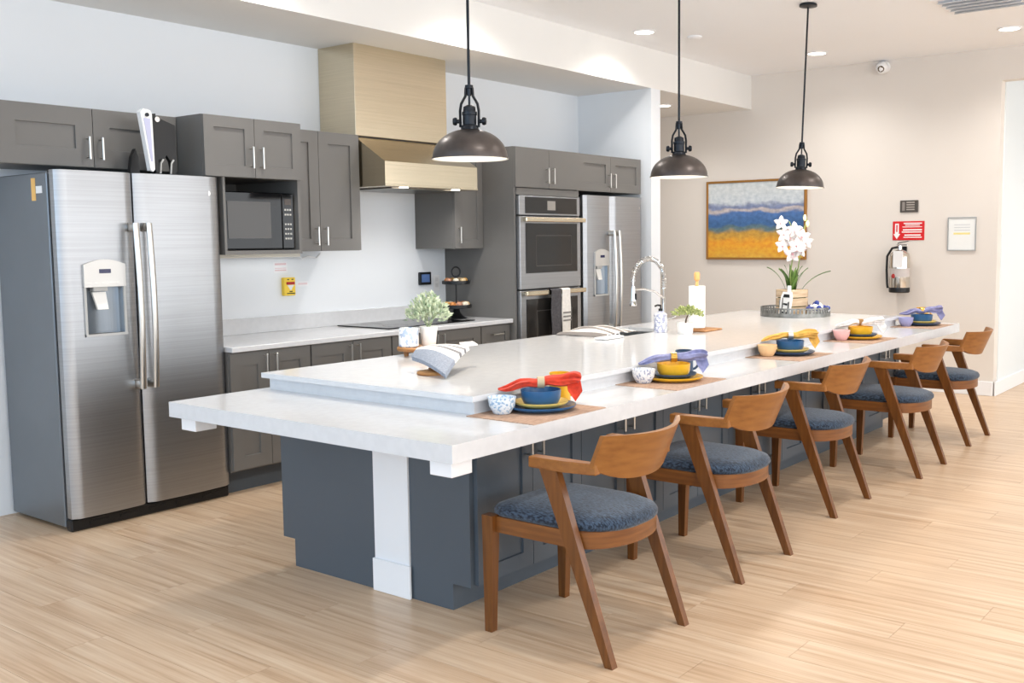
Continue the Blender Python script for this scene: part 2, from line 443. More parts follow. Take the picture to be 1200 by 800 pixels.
# range hood
c = thing('range_hood', 'large stainless steel range hood with square chimney', 'range hood', (5.05, 5.2, 1.795))
MB().box(4.612, 5.482, 5.20, WY-.001, 2.128, SOF_Z, .003).obj('chimney', M_steelw, c)
m = MB()
m.prism([(WY, 1.795), (4.92, 1.795), (4.92, 1.945), (5.20, 2.118), (WY, 2.118)], 4.602, 5.49, 'x')
m.obj('canopy', M_steelw, c)
MB().box(4.63, 5.46, 5.215, WY-.001, 2.118, 2.128).obj('seam', M_black, c)
MB().box(4.60, 5.492, 4.916, WY-.001, 1.785, 1.797, .002).obj('rim', M_steelw, c)
MB().box(4.72, 5.38, 4.99, 5.45, 1.776, 1.785, .002).obj('filter', mat('hood_filter', (120, 116, 108), .35, 1.), c)
for x in (4.80, 5.30):
    MB().lathe([(0, 0), (.03, 0), (.03, -.004), (0, -.004)], (x, 4.955, 1.785), 20).obj('hood_lamp', M_emit, c)
    l = bpy.data.lights.new('hood_bulb', 'SPOT'); l.energy = 14; l.color = (1, .97, .93); l.shadow_soft_size = .03; l.spot_size = radians(150); l.spot_blend = 1
    o = bpy.data.objects.new('hood_bulb', l); COL.objects.link(o); o.location = (x, 4.955, 1.77)

# ------------------------------------------------------------------ refrigerators
def curved_door(root, x0, x1, z0, z1, yb, yf, bulge, m, name='door'):
    """bowed door: edges rounded, front bulging towards -y"""
    n = 14; pts = []
    for i in range(n+1):
        t = i/n; x = x0 + (x1-x0)*t
        y = yf + bulge*(2*t-1)**2
        e = min(x-x0, x1-x)
        if e < .02: y += .02*(1-math.sqrt(max(0, 1-((.02-e)/.02)**2)))
        pts.append((x, y))
    pts = [(x0, yb)] + pts + [(x1, yb)]
    return MB().prism(pts, z0, z1, 'z').obj(name, m, root, True, 35)
def fridge(label, x0, x1, yf, ybody, yback, gapx, disp, hz, ztop, front_x):
    c = thing('refrigerator', label, 'refrigerator', ((x0+x1)/2, (yf+yback)/2, 0))
    MB().box(x0, x1, ybody, yback, .02, ztop-.012, .004).obj('body', M_fside, c)
    MB().box(x0+.01, x1-.01, ybody-.012, ybody+.01, .07, ztop-.02).obj('gasket', M_black, c)
    g = MB(); g.box(x0+.005, x1-.005, yf+.035, ybody, .0, .062, .008)
    for k in range(5): g.box(x0+.1+k*.16, x0+.2+k*.16, yf+.03, yf+.036, .022, .04)
    g.obj('grille', M_black, c)
    for k in range(2):
        hx = x0+.04 if k == 0 else x1-.1
        MB().box(hx, hx+.06, ybody-.04, ybody+.07, ztop-.012, ztop+.004, .003).obj('hinge', M_black, c)
    a, b = front_x
    dl = curved_door(c, a, gapx-.004, .068, ztop, ybody-.014, yf, .012, M_steel)
    cut = MB().box(disp[0]+.012, disp[1]-.012, yf-.05, yf+.062, disp[2]+.012, disp[3]-.34*(disp[3]-disp[2])).obj('cutter', M_steel, c)
    bo = dl.modifiers.new('hole', 'BOOLEAN'); bo.object = cut; bo.solver = 'EXACT'
    bpy.context.view_layer.update()
    nm = bpy.data.meshes.new_from_object(dl.evaluated_get(bpy.context.evaluated_depsgraph_get()))
    dl.modifiers.clear(); dl.data = nm; bpy.data.objects.remove(cut)
    dr = curved_door(c, gapx+.004, b, .068, ztop, ybody-.014, yf, .012, M_steel)
    for d, s in ((dl, -1), (dr, 1)):
        hx = gapx + s*.036
        m = MB(); pts = []
        for i in range(13):
            t = i/12; pts.append((hx, yf-.05-.018*sin(pi*t), hz[0]+(hz[1]-hz[0])*t))
        m.tube(pts, [(.0165, .011)]*13, 12)
        for z in (hz[0]+.02, hz[1]-.02): m.box(hx-.013, hx+.013, yf-.058, yf+.014, z-.022, z+.022, .004)
        o = m.obj('handle', M_nickel, None, True, 50); o.parent = d
    lg = MB().lathe([(0, 0), (.014, 0), (.014, .002), (0, .002)], (b-.075, yf+.008, ztop-.09), 16, (0, -1, 0)).obj('emblem', M_nickel); lg.parent = dr
    # dispenser
    dx0, dx1, dz0, dz1 = disp; dm = (dx0+dx1)/2; h = dz1-dz0
    D = MB()
    D.box(dx0, dx0+.012, yf-.006, yf+.02, dz0, dz1-.34*h); D.box(dx1-.012, dx1, yf-.006, yf+.02, dz0, dz1-.34*h)
    D.box(dx0, dx1, yf-.010, yf+.02, dz0, dz0+.012)
    D.obj('dispenser_frame', M_grey, c)
    pts = [(dx0+(dx1-dx0)*i/10, dz1-.02+.025*sin(pi*i/10)) for i in range(11)]
    P_ = MB().prism([(dx0, dz1-.35*h), (dx1, dz1-.35*h)] + pts[::-1], yf-.012, yf+.02, 'y').obj('control_panel', mat('dispenser_panel', (206, 204, 200), .35, .4), c)
    MB().box(dm-.03, dm+.03, yf-.0135, yf-.012, dz1-.085*h*2, dz1-.115*h).obj('display', mat('blue_display', (44, 44, 84), .2), P_)
    P_.children[0].location = (0, 0, 0)
    m = MB()
    m.bm.free()
    for k in range(5):
        q = MB().box(dx0+.02+k*.036, dx0+.034+k*.036, yf-.0132, yf-.012, dz1-.30*h, dz1-.285*h).obj('button', M_nickel); q.parent = P_
    m = MB()  # recess: curved back wall
    def rec(u, v):
        x = dx0+.012+(dx1-dx0-.024)*u
        return (x, yf+.004 + .054*sin(pi*u)**.6, dz0+.012+(h*.66-.012)*v)
    m.grid(rec, 16, 2, lambda u, v: (0, .002, 0)); m.obj('recess', mat('dispenser_recess', (132, 139, 146), .3, .6), c)
    s = MB(); s.box(dm-.055, dm+.02, yf+.004, yf+.045, dz1-.41*h, dz1-.345*h, .003)
    s.obj('spout', M_grey, c)
    s = MB(); s.hexa([(dm-.035, yf+.006, dz0+.35*h), (dm+.02, yf+.006, dz0+.35*h), (dm+.02, yf+.02, dz0+.35*h), (dm-.035, yf+.02, dz0+.35*h)],
                     [(dm-.055, yf+.018, dz1-.42*h), (dm+.015, yf+.018, dz1-.42*h), (dm+.015, yf+.032, dz1-.42*h), (dm-.055, yf+.032, dz1-.42*h)])
    s.obj('paddle', M_white, c)
    return c
f1 = fridge('big stainless side-by-side refrigerator at the left front', 2.455, 3.37, 4.90, 4.985, 5.53, 2.862, (2.565, 2.782, .968, 1.345), (.685, 1.53), 1.785, (2.462, 3.363))
MB().box(2.4535, 2.455, 5.095, 5.135, 1.64, 1.75).obj('tape', mat('orange_tape', (240, 190, 110), .6), f1)
MB().box(2.4537, 2.455, 5.03, 5.09, 1.675, 1.71).obj('sticker', M_whitep, f1)
f2 = fridge('stainless side-by-side refrigerator between oven tower and wing wall', 6.645, 7.52, 4.80, 4.87, 5.53, 7.02, (6.76, 6.965, .968, 1.345), (.685, 1.50), 1.785, (6.65, 7.515))

# folded stools on the left fridge
c = thing('step_stool', 'white folded plastic stool standing on the front refrigerator', 'step stool', (2.97, 5.04, 1.793))
m = MB(); m.prism([(2.928, 2.10), (2.945, 2.118), (2.985, 2.112), (2.992, 2.09), (2.996, 1.81), (2.985, 1.798), (2.972, 1.806)], 4.93, 4.945, 'y')
m.prism([(2.928, 2.10), (2.945, 2.118), (2.972, 1.806), (2.978, 1.80), (2.985, 1.798), (2.972, 1.806)][:2] + [(2.953, 2.11), (2.984, 1.806), (2.972, 1.803)], 4.945, 4.965, 'y')
m.obj('shell', M_whitep, c)
MB().prism([(2.944, 2.07), (2.980, 2.07), (2.985, 1.85), (2.976, 1.85)], 4.928, 4.931, 'y').obj('inner_panel', mat('lavender_plastic', (186, 188, 214), .4), c)
MB().cyl((2.962, 4.932, 2.088), (2.962, 4.922, 2.088), .010, n=12).obj('pivot', M_iron, c)
c = thing('step_stool', 'black folded plastic stool standing on the front refrigerator', 'step stool', (3.08, 5.04, 1.793))
MB().prism([(3.012, 2.092), (3.03, 2.10), (3.165, 2.055), (3.165, 1.80), (3.14, 1.795), (3.13, 1.86), (3.11, 1.895), (3.085, 1.86), (3.075, 1.795), (3.045, 1.795)], 5.0, 5.025, 'y').obj('panel', M_black, c)
MB().prism([(3.005, 2.10), (3.04, 2.105), (3.045, 1.80), (3.03, 1.80)], 4.975, 5.0, 'y').obj('side_leg', M_black, c)
MB().prism([(2.915, 1.793), (2.93, 1.88), (2.95, 1.92), (2.965, 1.88), (2.968, 1.793)], 5.03, 5.06, 'y').obj('foot', M_black, c)
MB().lathe([(0, 0), (.014, 0), (.014, .006), (.009, .006), (.009, .004), (0, .004)], (3.045, 4.975, 2.075), 16, (0, -1, 0)).obj('pivot', M_chrome, c)
for x in (3.06, 3.12): MB().tube([(x, 4.985, 1.795), (x+.006, 4.985, 1.85), (x+.02, 4.985, 1.87)], .005, 6).obj('rubber_strip', M_grey, c)

# ------------------------------------------------------------------ double wall oven
c = thing('double_oven', 'stainless double wall oven with black glass doors', 'oven', (6.21, 5.1, .43))
MB().box(5.835, 6.595, 4.86, 5.48, .43, 1.76).obj('body', M_black, c)
cp = MB().box(5.835, 6.595, 4.82, 4.86, 1.615, 1.76, .003).obj('control_panel', M_steel, c)
MB().box(5.905, 6.55, 4.817, 4.8195, 1.628, 1.75).obj('glass', M_ovglass, cp)
MB().box(6.17, 6.27, 4.8155, 4.8168, 1.655, 1.725).obj('screen', mat('oven_screen', (150, 146, 140), .25), cp)
for o in cp.children: o.location = (0, 0, 0)
for z0, z1, gz0, gz1, hz in ((1.06, 1.605, 1.18, 1.555, 1.582), (.45, 1.05, .62, .985, 1.03)):
    d = MB().box(5.835, 6.595, 4.815, 4.86, z0, z1, .004).obj('oven_door', M_steel, c)
    MB().box(5.90, 6.545, 4.812, 4.8145, gz0, gz1).obj('glass', M_ovglass, d)
    m = MB(); m.box(5.90, 6.545, 4.812, 4.8145, gz0, gz1)
    m2 = MB(); x0_, x1_, z0_, z1_ = 6.02, 6.47, gz0+.05, gz1-.09
    for b in ((x0_, x1_, z0_, z0_+.006), (x0_, x1_, z1_-.006, z1_), (x0_, x0_+.006, z0_, z1_), (x1_-.006, x1_, z0_, z1_)): m2.box(b[0], b[1], 4.8112, 4.8119, b[2], b[3])
    m2.obj('window_frame', mat('oven_window_line', (70, 67, 63), .3), d); m.bm.free()
    h = MB(); h.box(5.85, 6.60, 4.762, 4.786, hz-.017, hz+.017, .006, 2)
    for x in (5.88, 6.56): h.box(x-.014, x+.014, 4.78, 4.816, hz-.012, hz+.012, .003)
    h.obj('handle', M_steelw, d)
    for o in d.children: o.location = (0, 0, 0)
# towels over the lower oven handle
def hang(x0, x1, zb, label, m, stripes=None, name='hand_towel', zt=1.052, y=4.757):
    t = thing(name, label, 'towel', ((x0+x1)/2, y, zb))
    def f(u, v):
        x = x0+(x1-x0)*u + .004*sin(9*v+u*3)
        if v < .12: a = pi*v/.12; return (x, y+.017+.021*cos(a), zt-.006+.012*sin(a))
        return (x, y-.006+.004*sin(u*9+x0*5)*(v), zt-.006-(zt-zb)*(v-.12)/.88)
    b = MB().grid(f, 12, 24, lambda u, v: (0, -.004, 0)).obj('cloth', m, t, True)
    if stripes:
        for z in stripes: MB().box(x0+.004, x1-.002, y-.0185, y-.0165, z, z+.012).obj('stripe', mat('grey_stripe', (132, 128, 124), .9), b).location = (0, 0, 0)
    return t
hang(6.12, 6.25, .70, 'dark grey towel hanging on the lower oven handle', mat('charcoal_cloth', (86, 84, 88), .95, var=.2, vscale=(60, 60, 60)))
hang(6.255, 6.365, .70, 'white striped towel hanging on the lower oven handle', mat('white_cloth', (240, 236, 230), .95, var=.05, vscale=(60, 60, 60)), (.86, .83, .80))

# ------------------------------------------------------------------ island
ZL, ZU = .77, .845
LX0, LX1, LYF, LYB = 2.343, 7.91, 2.228, 3.835
UX0, UX1, UYF, UYB = 2.785, 7.48, 2.538, 3.81
m = MB()
m.prism([(LX0, LYF), (LX1, LYF), (LX1, LYB), (UX1-.06, LYB), (UX1-.06, UYF+.1), (UX0+.06, UYF+.1), (UX0+.06, LYB), (LX0, LYB)], ZL-.062, ZL, 'z')
lo = m.obj('lower_worktop', M_quartz)
tag(lo, 'lower white quartz dining ledge wrapping the long kitchen island', 'countertop')
MB().box(2.375, 2.475, 2.262, 2.362, ZL-.118, ZL-.062, .002).obj('support_block', M_trim, lo)
MB().box(2.375, 2.475, 3.70, 3.80, ZL-.118, ZL-.062, .002).obj('support_block', M_trim, lo)
MB().box(2.475, 2.52, 3.715, 3.775, ZL-.098, ZL-.062, .002).obj('support_block', M_trim, lo)
SX0, SX1, SY0, SY1 = 4.93, 5.62, 3.385, 3.715
m = MB()
for a in ((UX0, SX0, UYF, UYB), (SX1, UX1, UYF, UYB), (SX0, SX1, UYF, SY0), (SX0, SX1, SY1, UYB)): m.box(*a, ZU-.022, ZU)
uo = m.obj('upper_worktop', M_quartz)
tag(uo, 'raised white quartz worktop with sink on the long kitchen island', 'countertop')
m = MB()
for a in ((UX0+.03, SX0-.03, UYF+.02, UYB-.02), (SX1+.03, UX1-.03, UYF+.02, UYB-.02), (SX0-.03, SX1+.03, UYF+.02, SY0-.03), (SX0-.03, SX1+.03, SY1+.03, UYB-.02)): m.box(*a, ZL-.062, ZU-.022)
m.obj('riser', M_quartz, uo)
# sink
c = thing('sink', 'stainless undermount sink set into the raised island worktop', 'sink', ((SX0+SX1)/2, (SY0+SY1)/2, .64))
m = MB(); t = .004
m.box(SX0-.01, SX1+.01, SY0-.01, SY1+.01, .635, .64); m.box(SX0-.01, SX0-.01+t, SY0-.01, SY1+.01, .64, ZU-.024); m.box(SX1+.01-t, SX1+.01, SY0-.01, SY1+.01, .64, ZU-.024)
m.box(SX0-.01, SX1+.01, SY0-.01, SY0-.01+t, .64, ZU-.024); m.box(SX0-.01, SX1+.01, SY1+.01-t, SY1+.01, .64, ZU-.024)
m.obj('basin', M_steel, c)
MB().lathe([(0, .641), (.045, .641), (.045, .644), (.03, .643), (0, .6415)], (5.3, 3.55, 0), 20).obj('drain', M_chrome, c)

# pony wall inside the island with its white end post
ws = struct(MB().box(2.775, 7.45, 2.885, 3.083, 0, ZL-.062).obj('wall_island', M_trim))
MB().box(2.763, 2.775, 2.873, 3.087, 0, .135, .002).obj('baseboard', M_trim, ws)
# kitchen-side cabinets of the island
c = thing('island_cabinet', 'grey kitchen-side cabinet run of the island with stepped toe kick', 'cabinet', (5.1, 3.38, 0))
MB().prism([(3.085, 0), (3.602, 0), (3.602, .122), (3.68, .122), (3.68, ZL-.062), (3.085, ZL-.062)], 2.778, 2.80, 'x').obj('end_panel', M_cabi, c)
m = MB(); m.box(2.80, 4.88, 3.09, 3.66, .122, ZL-.064); m.box(5.66, 7.44, 3.09, 3.66, .122, ZL-.064); m.box(4.88, 5.66, 3.09, 3.66, .122, .60)
m.obj('body', M_cabi, c); MB().box(2.80, 7.44, 3.09, 3.60, 0, .122).obj('toe_kick', M_toe, c)
# seat-side cabinets
U = .67
for k in range(7):
    x0 = 2.805 + k*U; x1 = x0+U
    lab = ['shallow grey island cabinet behind the nearest armchair', 'shallow grey island cabinet behind the second armchair', 'shallow grey island cabinet between second and third armchairs', 'shallow grey island cabinet behind the third armchair', 'shallow grey island cabinet between third and fourth armchairs', 'shallow grey island cabinet behind the fourth armchair', 'shallow grey island cabinet behind the farthest armchair'][k]
    c = thing('island_cabinet', lab, 'cabinet', (x0+U/2, 2.7, 0), 'island cabinets facing the armchairs')
    if k == 0:
        MB().prism([(2.883, 0), (2.655, 0), (2.655, .105), (2.562, .105), (2.562, ZL-.062), (2.883, ZL-.062)], 2.783, 2.805, 'x').obj('end_panel', M_cabi, c)
    MB().box(x0, x1, 2.562, 2.883, .105, ZL-.063).obj('body', M_cabi, c)
    MB().box(x0, x1, 2.655, 2.883, 0, .105).obj('toe_kick', M_cabi, c)
    s = (x0+x1)/2
    door(c, x0, s, .11, .70, 2.542, .062, s-.036, (.56, .685), m=M_cabi)
    door(c, s, x1, .11, .70, 2.542, .062, s+.036, (.56, .685), m=M_cabi)

# ------------------------------------------------------------------ armchairs
def make_chair(label):
    r = thing('armchair', label, 'chair', (0, 0, 0), 'armchairs along the island', world=False)
    for s in (-1, 1):
        x = s*.222
        MB().hexa([(x-.015, .255, 0), (x+.015, .255, 0), (x+.015, .287, 0), (x-.015, .287, 0)], [(x-.02, .238, .436), (x+.02, .238, .436), (x+.02, .29, .436), (x-.02, .29, .436)]).obj('front_leg', M_woodl, r)
    for s in (-1, 1):
        xa, xb = s*.222, s*.252
        b0, b1, t0, t1 = -.288, -.256, -.060, .014
        MB().hexa([(xa, b0, 0), (xb, b0, 0), (xb, b1, 0), (xa, b1, 0)], [(xa, t0, .645), (xb, t0, .645), (xb, t1, .645), (xa, t1, .645)]).obj('rear_leg', M_woodl, r)
    for s in (-1, 1):
        m = MB()
        pts = [(s*.212, .058), (s*.258, .058), (s*.256, -.09), (s*.238, -.215), (s*.205, -.215), (s*.212, -.08)]
        m.prism(pts, .643, .682, 'z')
        bmesh.ops.bevel(m.bm, geom=list(m.bm.edges), offset=.004, segments=1, affect='EDGES')
        m.obj('armrest', M_wood, r)
    # curved backrest
    def bk(u, v):
        q = 2*u-1
        zb = .612 + .055*abs(q)**3; zt = .782 - .006*(1-q*q)
        z = zb+(zt-zb)*v
        y = -.185 - .085*(1-q*q) - .42*(z-.66)
        return (q*.242, y, z)
    m = MB().grid(bk, 24, 6, lambda u, v: (0, -.022+.006*abs(2*u-1), 0)); m.obj('backrest', M_wood, r, True)
    # seat rails
    m = MB()
    for s in (-1, 1):
        a, b = sorted((s*.197, s*.221)); m.box(a, b, -.13, .25, .374, .432)
    m.box(-.21, .21, .25, .274, .374, .432)
    arc = [(.215*cos(t), -.12-.125*sin(t)) for t in [pi*i/16 for i in range(17)]]
    inn = [(.19*cos(t), -.12-.10*sin(t)) for t in [pi*i/16 for i in range(17)]]
    m.prism(arc + inn[::-1], .376, .434, 'z')
    m.obj('seat_frame', mat('walnut_rail_wood', (132, 82, 38), .34, rgb2=(108, 64, 29), vscale=(5, 5, 60)), r, True, 30)
    # upholstered seat
    def outline(k, n=48):
        t = 2*pi*k/n; cx_, sy_ = cos(t), sin(t)
        e = 9 if sy_ > 0 else 2.8
        rr = (abs(cx_)**e + abs(sy_)**e)**(-1/e)
        return (.222*rr*cx_, .02 + (.262 if sy_ > 0 else .272)*rr*sy_)
    prof = [(.975, .433), (1.0, .442), (1.0, .455), (.97, .468), (.86, .480), (.65, .488), (.35, .492), (.0, .493)]
    m = MB(); rings = []
    for sc, z in prof:
        if sc == 0: rings.append([m.bm.verts.new((0, .02, z))]); continue
        rings.append([m.bm.verts.new((outline(k)[0]*sc, .02+(outline(k)[1]-.02)*sc, z - .012*(1-sc)*0)) for k in range(48)])
    m.bm.faces.new(rings[0][::-1])
    for a, b in zip(rings, rings[1:]):
        for k in range(48):
            j = (k+1) % 48
            m.bm.faces.new((a[k], a[j], b[0]) if len(b) == 1 else (a[k], a[j], b[j], b[k]))
    m.obj('seat', M_seat, r, True, 60)
    return r
CH = [(2.935, 2.13, 0), (3.94, 2.17, 0), (5.11, 2.24, 0), (6.21, 2.16, 0), (7.34, 2.19, 0)]
CHL = ['walnut armchair with blue-grey seat nearest the camera, at the red napkin setting', 'walnut armchair with blue-grey seat second from the camera, at the lavender napkin setting',
       'walnut armchair with dark seat in the middle of the row, at the mustard napkin setting', 'walnut armchair with dark seat fourth along, at the pink cup setting', 'walnut armchair with dark seat at the far end of the island']
ch0 = make_chair(CHL[0])
ch0.location = CH[0]
for p, l in list(zip(CH, CHL))[1:]: dup(ch0, p, 0, l)

# ------------------------------------------------------------------ pendant lamps
def make_pendant(label):
    r = thing('pendant_lamp', label, 'pendant lamp', (0, 0, 0), 'pendant lamps over the island', world=False)
    R, Hh = .165, .126
    out = [(R*cos(a)**.92 if a < pi/2 else 0, Hh*sin(a)) for a in [pi/2*i/14 for i in range(13)]]
    out = [(R+.004, -.004), (R+.004, .002)] + out[0:]
    sh = MB().lathe(out, (0, 0, 0), 48).obj('shade', M_bronze, r, True, 60)
    inn = [(R+.003, -.0042), (R-.004, -.002)] + [((R-.005)*cos(a)**.92, (Hh-.006)*sin(a)) for a in [pi/2*i/14 for i in range(13)]]
    MB().lathe(inn, (0, 0, 0), 48).obj('reflector', M_white, sh, True, 60)
    MB().sphere((0, 0, .05), .035).obj('bulb', mat('bulb_glow', (255, 250, 240), .4, emit=14, ecol=(255, 240, 220)), r, True)
    MB().lathe([(0, .11), (.052, .112), (.052, .118), (.04, .124), (.036, .14), (.03, .145), (.03, .185), (.033, .187), (.033, .20), (.028, .202), (.026, .222), (.012, .230), (0, .232)], (0, 0, 0), 28).obj('socket', M_iron, r, True, 30)
    for s in (-1, 1):
        MB().tube([(s*.040, 0, .135), (s*.041, 0, .205), (s*.036, 0, .235), (s*.017, 0, .268), (s*.014, 0, .305)], [(.006, .011)]*5, 8).obj('yoke_arm', M_iron, r, True, 50)
        MB().lathe([(0, 0), (.009, .001), (.009, .012), (.016, .014), (.018, .022), (.014, .031), (0, .033)], (s*.042, 0, .160), 16, (s, 0, 0)).obj('knob', M_iron, r, True, 40)
    MB().lathe([(0, .268), (.010, .27), (.012, .30), (.018, .302), (.018, .315), (.006, .318), (0, .318)], (0, 0, 0), 16).obj('stem_joint', M_iron, r, True, 40)
    MB().cyl((0, 0, .23), (0, 0, .275), .005, n=8).obj('stem', M_iron, r)
    MB().cyl((0, 0, .31), (0, 0, CEIL-1.785), .0065, n=10).obj('rod', M_iron, r, True)
    MB().lathe([(0, 0), (.055, 0), (.062, -.006), (.062, -.018), (.02, -.026), (0, -.026)], (0, 0, CEIL-1.785), 28).obj('ceiling_canopy', M_iron, r, True, 40)
    return r
PEN = [(3.36, 3.05, 1.785), (5.15, 3.05, 1.785), (6.83, 3.05, 1.785)]
PLB = ['dark bronze dome pendant hanging nearest, before the range hood', 'dark bronze dome pendant hanging in the middle, above the sink area', 'dark bronze dome pendant hanging farthest, before the painting']
p0 = make_pendant(PLB[0])
p0.location = PEN[0]; p0.rotation_euler = (0, 0, radians(-55))
prs = [p0]
for p, l in list(zip(PEN, PLB))[1:]: prs.append(dup(p0, p, radians(-55), l))
prs[2].rotation_euler = (radians(-0.9), radians(2.0), radians(-60))
for p in PEN:
    l = bpy.data.lights.new('pendant_bulb', 'SPOT'); l.energy = 26; l.color = (1, .9, .76); l.shadow_soft_size = .05; l.spot_size = radians(150); l.spot_blend = .5
    o = bpy.data.objects.new('pendant_bulb', l); COL.objects.link(o); o.location = (p[0], p[1], p[2]+.005)

# ------------------------------------------------------------------ ceiling fixtures
def can_light(x, y, z, label, power=80, spot=True):
    c = thing('recessed_light', label, 'ceiling light', (x, y, z-.008), 'recessed ceiling lights')
    MB().lathe([(.075, -.001), (.095, -.001), (.095, -.006), (.078, -.010), (.075, -.008)], (x, y, z), 32, closed=True).obj('trim_ring', M_trim, c, True, 40)
    MB().lathe([(0, -.003), (.075, -.003), (.075, -.006), (0, -.006)], (x, y, z), 32).obj('lens', M_emit, c)
    l = bpy.data.lights.new('recessed_bulb', 'SPOT'); l.energy = power; l.color = (1, .968, .925); l.shadow_soft_size = .07; l.spot_size = radians(150); l.spot_blend = 1.0
    o = bpy.data.objects.new('recessed_bulb', l); COL.objects.link(o); o.location = (x, y, z-.03)
can_light(6.94, 4.43, CEIL, 'recessed ceiling light before the soffit between first two pendants', 58)
can_light(8.70, 3.74, CEIL, 'recessed ceiling light above the painting near the far wall', 62)
can_light(8.67, 2.12, CEIL, 'recessed ceiling light at the upper right near the hallway opening', 62)
can_light(8.62, 5.29, SOF_Z, 'recessed light under the soffit beyond the wing wall', 45)
for x, y, q in ((5.2, 4.43, 'before the range hood'), (3.4, 4.43, 'before the microwave cabinet')):  # fixtures outside the view, added to light the back wall side
    can_light(x, y, CEIL, 'added unseen recessed ceiling light ' + q, 58)
for x, y, q in ((6.9, 1.5, 'above the fourth armchair'), (4.9, 1.5, 'above the middle armchair'), (2.9, 1.5, 'above the nearest armchair'), (0.7, 2.7, 'left of the island end'),
                (3.0, -1.2, 'leftmost behind the viewer'), (6.0, -1.2, 'between two others behind the viewer'), (9.0, -1.2, 'rightmost behind the viewer')):  # fixtures outside the view, added as extra light for seats, floor and rear
    can_light(x, y, CEIL, 'added unseen recessed ceiling light ' + q, (55 if x > 8 else 76) if x > 1 else 48)
can_light(10.6, 0.6, CEIL, 'added unseen recessed ceiling light in the side hallway', 110)  # fixture outside the view, added so the hallway is lit
# air diffuser
c = thing('air_diffuser', 'white square ceiling air diffuser at the top right', 'air vent', (7.57, 2.05, CEIL-.02))
MB().box(7.30, 7.86, 1.76, 2.32, CEIL-.008, CEIL).obj('frame', M_trim, c)
for k in range(5): MB().hexa([(7.34+k*.1, 1.80, CEIL-.03), (7.345+k*.1, 1.80, CEIL-.03), (7.345+k*.1, 2.28, CEIL-.03), (7.34+k*.1, 2.28, CEIL-.03)], [(7.38+k*.1, 1.80, CEIL-.008), (7.385+k*.1, 1.80, CEIL-.008), (7.385+k*.1, 2.28, CEIL-.008), (7.38+k*.1, 2.28, CEIL-.008)]).obj('louvre', M_trim, c)
o = MB().lathe([(0, -.02), (.045, -.018), (.06, -.008), (.06, 0), (0, 0)], (7.37, 4.22, CEIL), 28).obj('sprinkler_cover', M_ceil, None, True)
tag(o, 'flat white sprinkler cover on the ceiling beside the middle pendant', 'sprinkler')
# security camera
c = thing('security_camera', 'small white dome camera high on the far wall', 'camera', (FX, 3.41, 2.98))
MB().lathe([(0, 0), (.055, 0), (.055, .03), (.05, .045), (0, .045)], (FX, 3.41, 3.0), 24, (-1, 0, 0)).obj('mount', M_whitep, c, True, 40)
MB().sphere((FX-.075, 3.41, 2.985), .055).obj('housing', M_whitep, c, True)
MB().lathe([(0, .05), (.026, .05), (.03, .044), (.03, .03)], (FX-.075, 3.41, 2.985), 20, (-.9, -.15, -.35)).obj('lens', mat('lens_brown', (96, 82, 62), .2), c, True)
MB().lathe([(0, .054), (.012, .052)], (FX-.075, 3.41, 2.985), 16, (-.9, -.15, -.35)).obj('iris', M_whitep, c)

# ------------------------------------------------------------------ far wall things
def painting_mat():
    m = bpy.data.materials.new('seaside_picture'); m.use_nodes = True
    n = m.node_tree.nodes; L = m.node_tree.links; p = n['Principled BSDF']; p.inputs['Roughness'].default_value = .5
    tc = n.new('ShaderNodeTexCoord'); sp = n.new('ShaderNodeSeparateXYZ'); L.new(tc.outputs['Generated'], sp.inputs[0])
    no = n.new('ShaderNodeTexNoise'); no.inputs['Scale'].default_value = 5; no.inputs['Detail'].default_value = 6
    mp = n.new('ShaderNodeMapping'); mp.inputs['Scale'].default_value = (1, 1, 1.6); L.new(tc.outputs['Generated'], mp.inputs[0]); L.new(mp.outputs[0], no.inputs['Vector'])
    ma = n.new('ShaderNodeMath'); ma.operation = 'MULTIPLY_ADD'; ma.inputs[1].default_value = .16
    L.new(no.outputs[0], ma.inputs[0]); L.new(sp.outputs['Z'], ma.inputs[2])
    cr = n.new('ShaderNodeValToRGB'); cr.color_ramp.interpolation = 'EASE'
    stops = [(.0, (206, 176, 86)), (.16, (226, 166, 50)), (.28, (232, 160, 40)), (.40, (196, 150, 60)), (.47, (92, 116, 120)), (.52, (60, 100, 150)), (.66, (74, 112, 168)), (.71, (190, 180, 178)), (.75, (122, 134, 168)), (.83, (200, 208, 214)), (1.0, (206, 212, 214))]
    e = cr.color_ramp.elements; e[0].position = 0; e[0].color = lin(stops[0][1]); e[1].position = 1; e[1].color = lin(stops[-1][1])
    for q, col in stops[1:-1]: x = e.new(q); x.color = lin(col)
    L.new(ma.outputs[0], cr.inputs[0])
    n2 = n.new('ShaderNodeTexNoise'); n2.inputs['Scale'].default_value = 22; n2.inputs['Detail'].default_value = 3; L.new(tc.outputs['Generated'], n2.inputs['Vector'])
    mx = n.new('ShaderNodeMixRGB'); mx.blend_type = 'OVERLAY'; mx.inputs[0].default_value = .55
    L.new(cr.outputs[0], mx.inputs[1]); L.new(n2.outputs[0], mx.inputs[2]); L.new(mx.outputs[0], p.inputs['Base Color'])
    return m
c = thing('painting', 'gold-framed seaside landscape painting on the far wall', 'painting', (FX, 4.715, 1.213))
MB().box(FX-.022, FX-.012, 4.175, 5.255, 1.225, 2.008).obj('canvas', painting_mat(), c)
M_gold = mat('bronze_gold_frame', (160, 112, 52), .38, .5)
for nm, a in (('frame_side', (4.157, 4.18, 1.213, 2.02)), ('frame_side', (5.25, 5.272, 1.213, 2.02)), ('frame_rail', (4.18, 5.25, 1.213, 1.234)), ('frame_rail', (4.18, 5.25, 1.998, 2.02))):
    MB().box(FX-.034, FX, *a, .003).obj(nm, M_gold, c)
